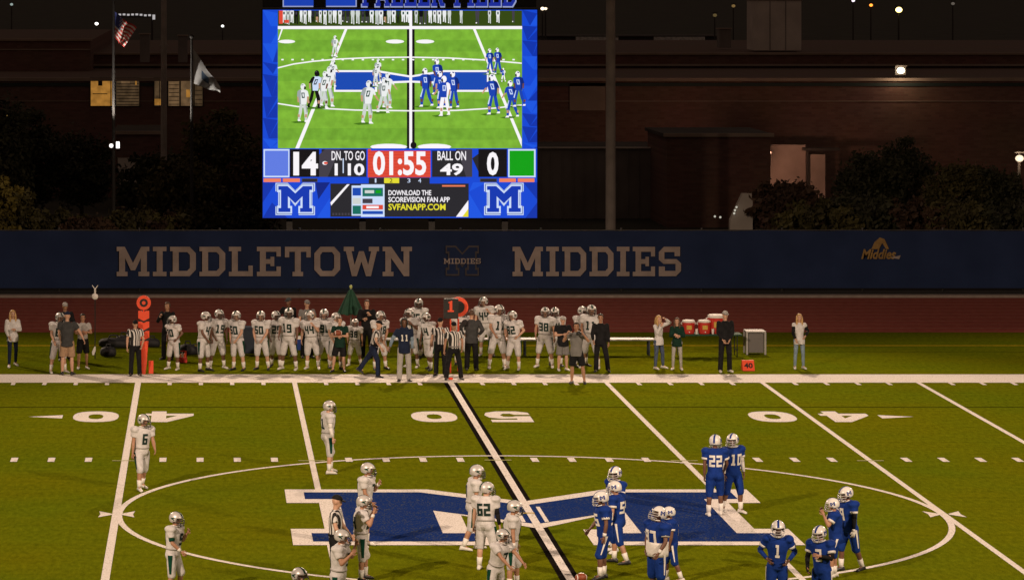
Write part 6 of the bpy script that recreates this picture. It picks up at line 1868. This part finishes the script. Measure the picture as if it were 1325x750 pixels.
# wires strung between the cabinet glints and the annex
# ------------------------------------------------------------------ trees and shrubs
LEAF = {
    'dark': mat('leaf_dark', (.055,.055,.022), .7, var=.4, scale=.7),
    'olive': mat('leaf_olive', (.105,.09,.026), .7, var=.45, scale=.7),
    'yellow': mat('leaf_spill_lit', (.24,.19,.035), .7, var=.45, scale=.7),  # brighter yellow carries the field light spilling onto foliage
    'rust': mat('leaf_rust', (.10,.055,.03), .7, var=.4, scale=.7),
}
M_BARK = mat('bark', (.07,.05,.035), .9, var=.3, scale=4)
def crown_mesh(rx, ry, rz, clumps, leaves, size, seed, cz):
    rr = random.Random(seed); vs, fs = [], []
    for _ in range(clumps):
        while True:
            c = Vector((rr.uniform(-1,1), rr.uniform(-1,1), rr.uniform(-1,1)))
            if .25 < c.length < 1: break
        c = Vector((c.x*rx, c.y*ry, c.z*rz + cz))
        cr = rr.uniform(.14,.32) * min(rx, rz)
        for _ in range(leaves):
            p = c + Vector((rr.gauss(0,1), rr.gauss(0,1), rr.gauss(0,.8))) * cr * .6
            n = Vector((rr.gauss(0,1), rr.gauss(0,1), rr.gauss(0,1)+.4)).normalized()
            a = n.orthogonal().normalized(); b = n.cross(a)
            th = rr.uniform(0,6.28); a, b = a*math.cos(th)+b*math.sin(th), b*math.cos(th)-a*math.sin(th)
            s_ = size * rr.uniform(.6,1.3); k = len(vs)
            vs += [p - a*s_, p - b*s_*.5, p + a*s_, p + b*s_*.5]; fs.append((k,k+1,k+2,k+3))
    me = bpy.data.meshes.new('crown'); me.from_pydata([tuple(v) for v in vs], [], fs); me.update(); return me
def trunk_mesh(h, r, rx, rz, cz, seed):
    rr = random.Random(seed); bm = bmesh.new()
    tube(bm, [(0,0,-.1),(.05,0,h*.4),(0,.05,h*.75),(.04,0,cz+rz*.4)], [r,r*.8,r*.55,r*.2], 8)
    for _ in range(7):
        a = rr.uniform(0,6.28); z0 = rr.uniform(h*.45, cz+rz*.1); q = rr.uniform(.45,.8)
        tube(bm, [(0,0,z0),(math.cos(a)*rx*q*.5,math.sin(a)*rx*q*.5,z0+rz*.3),(math.cos(a)*rx*q,math.sin(a)*rx*q,z0+rz*.55)], [r*.4,r*.25,r*.06], 6)
    return bm_mesh('trunk', bm, True)
KINDS = {}
for nm, (rx, ry, rz, cl, lv, sz, cz, h, r) in {'tall': (2.2,1.8,2.6,120,60,.16,4.0,4.0,.16), 'round': (1.9,1.6,1.7,100,60,.15,2.5,2.6,.12), 'shrub': (1.5,1.1,1.05,80,55,.13,1.15,1.2,.06), 'spire': (.75,.7,1.7,60,60,.13,1.9,2.0,.06)}.items():
    KINDS[nm] = [(crown_mesh(rx,ry,rz,cl,lv,sz,31+k*7+len(nm),cz), trunk_mesh(h,r,rx,rz,cz,5+k)) for k in range(2)]
def tree(kind, leaf, u, D, sc, label, grp, var=0, cat='tree', rz=0):
    cm, tm = KINDS[kind][var]
    r = empty('shrub' if cat == 'shrub' else 'tree', (wx(u,D), wy(D), -.03), label, cat, grp, R(rz), sc)
    for nme, me, mm in (('crown', cm, LEAF[leaf]), ('trunk', tm, M_BARK)):
        o = bpy.data.objects.new(nme, me); COL.objects.link(o); o.parent = r
        if not me.materials: me.materials.append(mm)
        o.material_slots[0].link = 'OBJECT'; o.material_slots[0].material = mm
TG, HG = 'trees behind the navy fence', 'shrubs behind the navy fence'
for a in (
    ('tall','dark',40,158,.85,'dark broad tree below the left school wing, beside the window row',TG,0),
    ('tall','dark',105,160,.68,'dark tree just left of the striped flag pole',TG,1),
    ('tall','olive',290,158,.85,'olive tree beside the left edge of the scoreboard',TG,0),
    ('round','dark',200,152,.95,'dark rounded tree at the foot of the utility pole',TG,1),
    ('round','olive',235,148,.9,'olive rounded tree right behind the white flag pole',TG,0),
    ('round','rust',325,150,.9,'rust brown tree under the lower left scoreboard corner',TG,1),
    ('tall','dark',-25,156,1.0,'dark tree cut by the left edge of the photo',TG,1),
    ('tall','dark',1172,166,.6,'tall dark tree below the white wall lamp',TG,0),
    ('round','dark',1128,158,.85,'dark tree right of the lit entrance',TG,0),
    ('round','olive',1235,156,.78,'olive tree between the wall lamp and the edge lamp',TG,1),
    ('round','dark',1285,156,.72,'dark tree below the bright lamp at the right edge',TG,0),
): tree(*a)
for a in (
    ('spire','yellow',8,139,1.0,'yellow green spire shrub nearest the left edge',HG,0,'shrub'),
    ('spire','olive',28,139,.92,'olive spire shrub second from the left edge',HG,1,'shrub'),
    ('shrub','olive',75,140,1.0,'olive shrub below the dark left trees',HG,0,'shrub'),
    ('shrub','rust',115,139,.9,'rust tinted shrub left of the striped flag pole base',HG,1,'shrub'),
    ('shrub','olive',175,140,1.0,'olive shrub between striped flag pole and utility pole',HG,1,'shrub'),
    ('shrub','rust',215,140,.95,'rust tinted shrub at the utility pole base',HG,0,'shrub'),
    ('shrub','olive',262,140,1.1,'olive shrub right of the white flag pole base',HG,0,'shrub'),
    ('shrub','dark',310,140,1.0,'dark shrub left of the scoreboard posts',HG,1,'shrub'),
    ('shrub','rust',1018,150,1.25,'rust tinted shrub below the lit entrance',HG,1,'shrub'),
    ('shrub','olive',1060,141,1.15,'olive shrub right of the pale cabinet',HG,0,'shrub'),
    ('shrub','dark',1120,142,1.2,'dark shrub above the gold crest on the fence',HG,1,'shrub'),
    ('shrub','rust',1180,142,1.15,'rust tinted shrub right of the gold crest',HG,0,'shrub'),
    ('shrub','olive',1240,142,1.1,'olive shrub third from the right edge',HG,1,'shrub'),
    ('shrub','dark',1300,142,1.1,'dark shrub at the right end of the fence',HG,0,'shrub'),
    ('shrub','yellow',6,215,1.6,'yellowish treetop above the left roof corner',None,1,'shrub'),
): tree(*a)
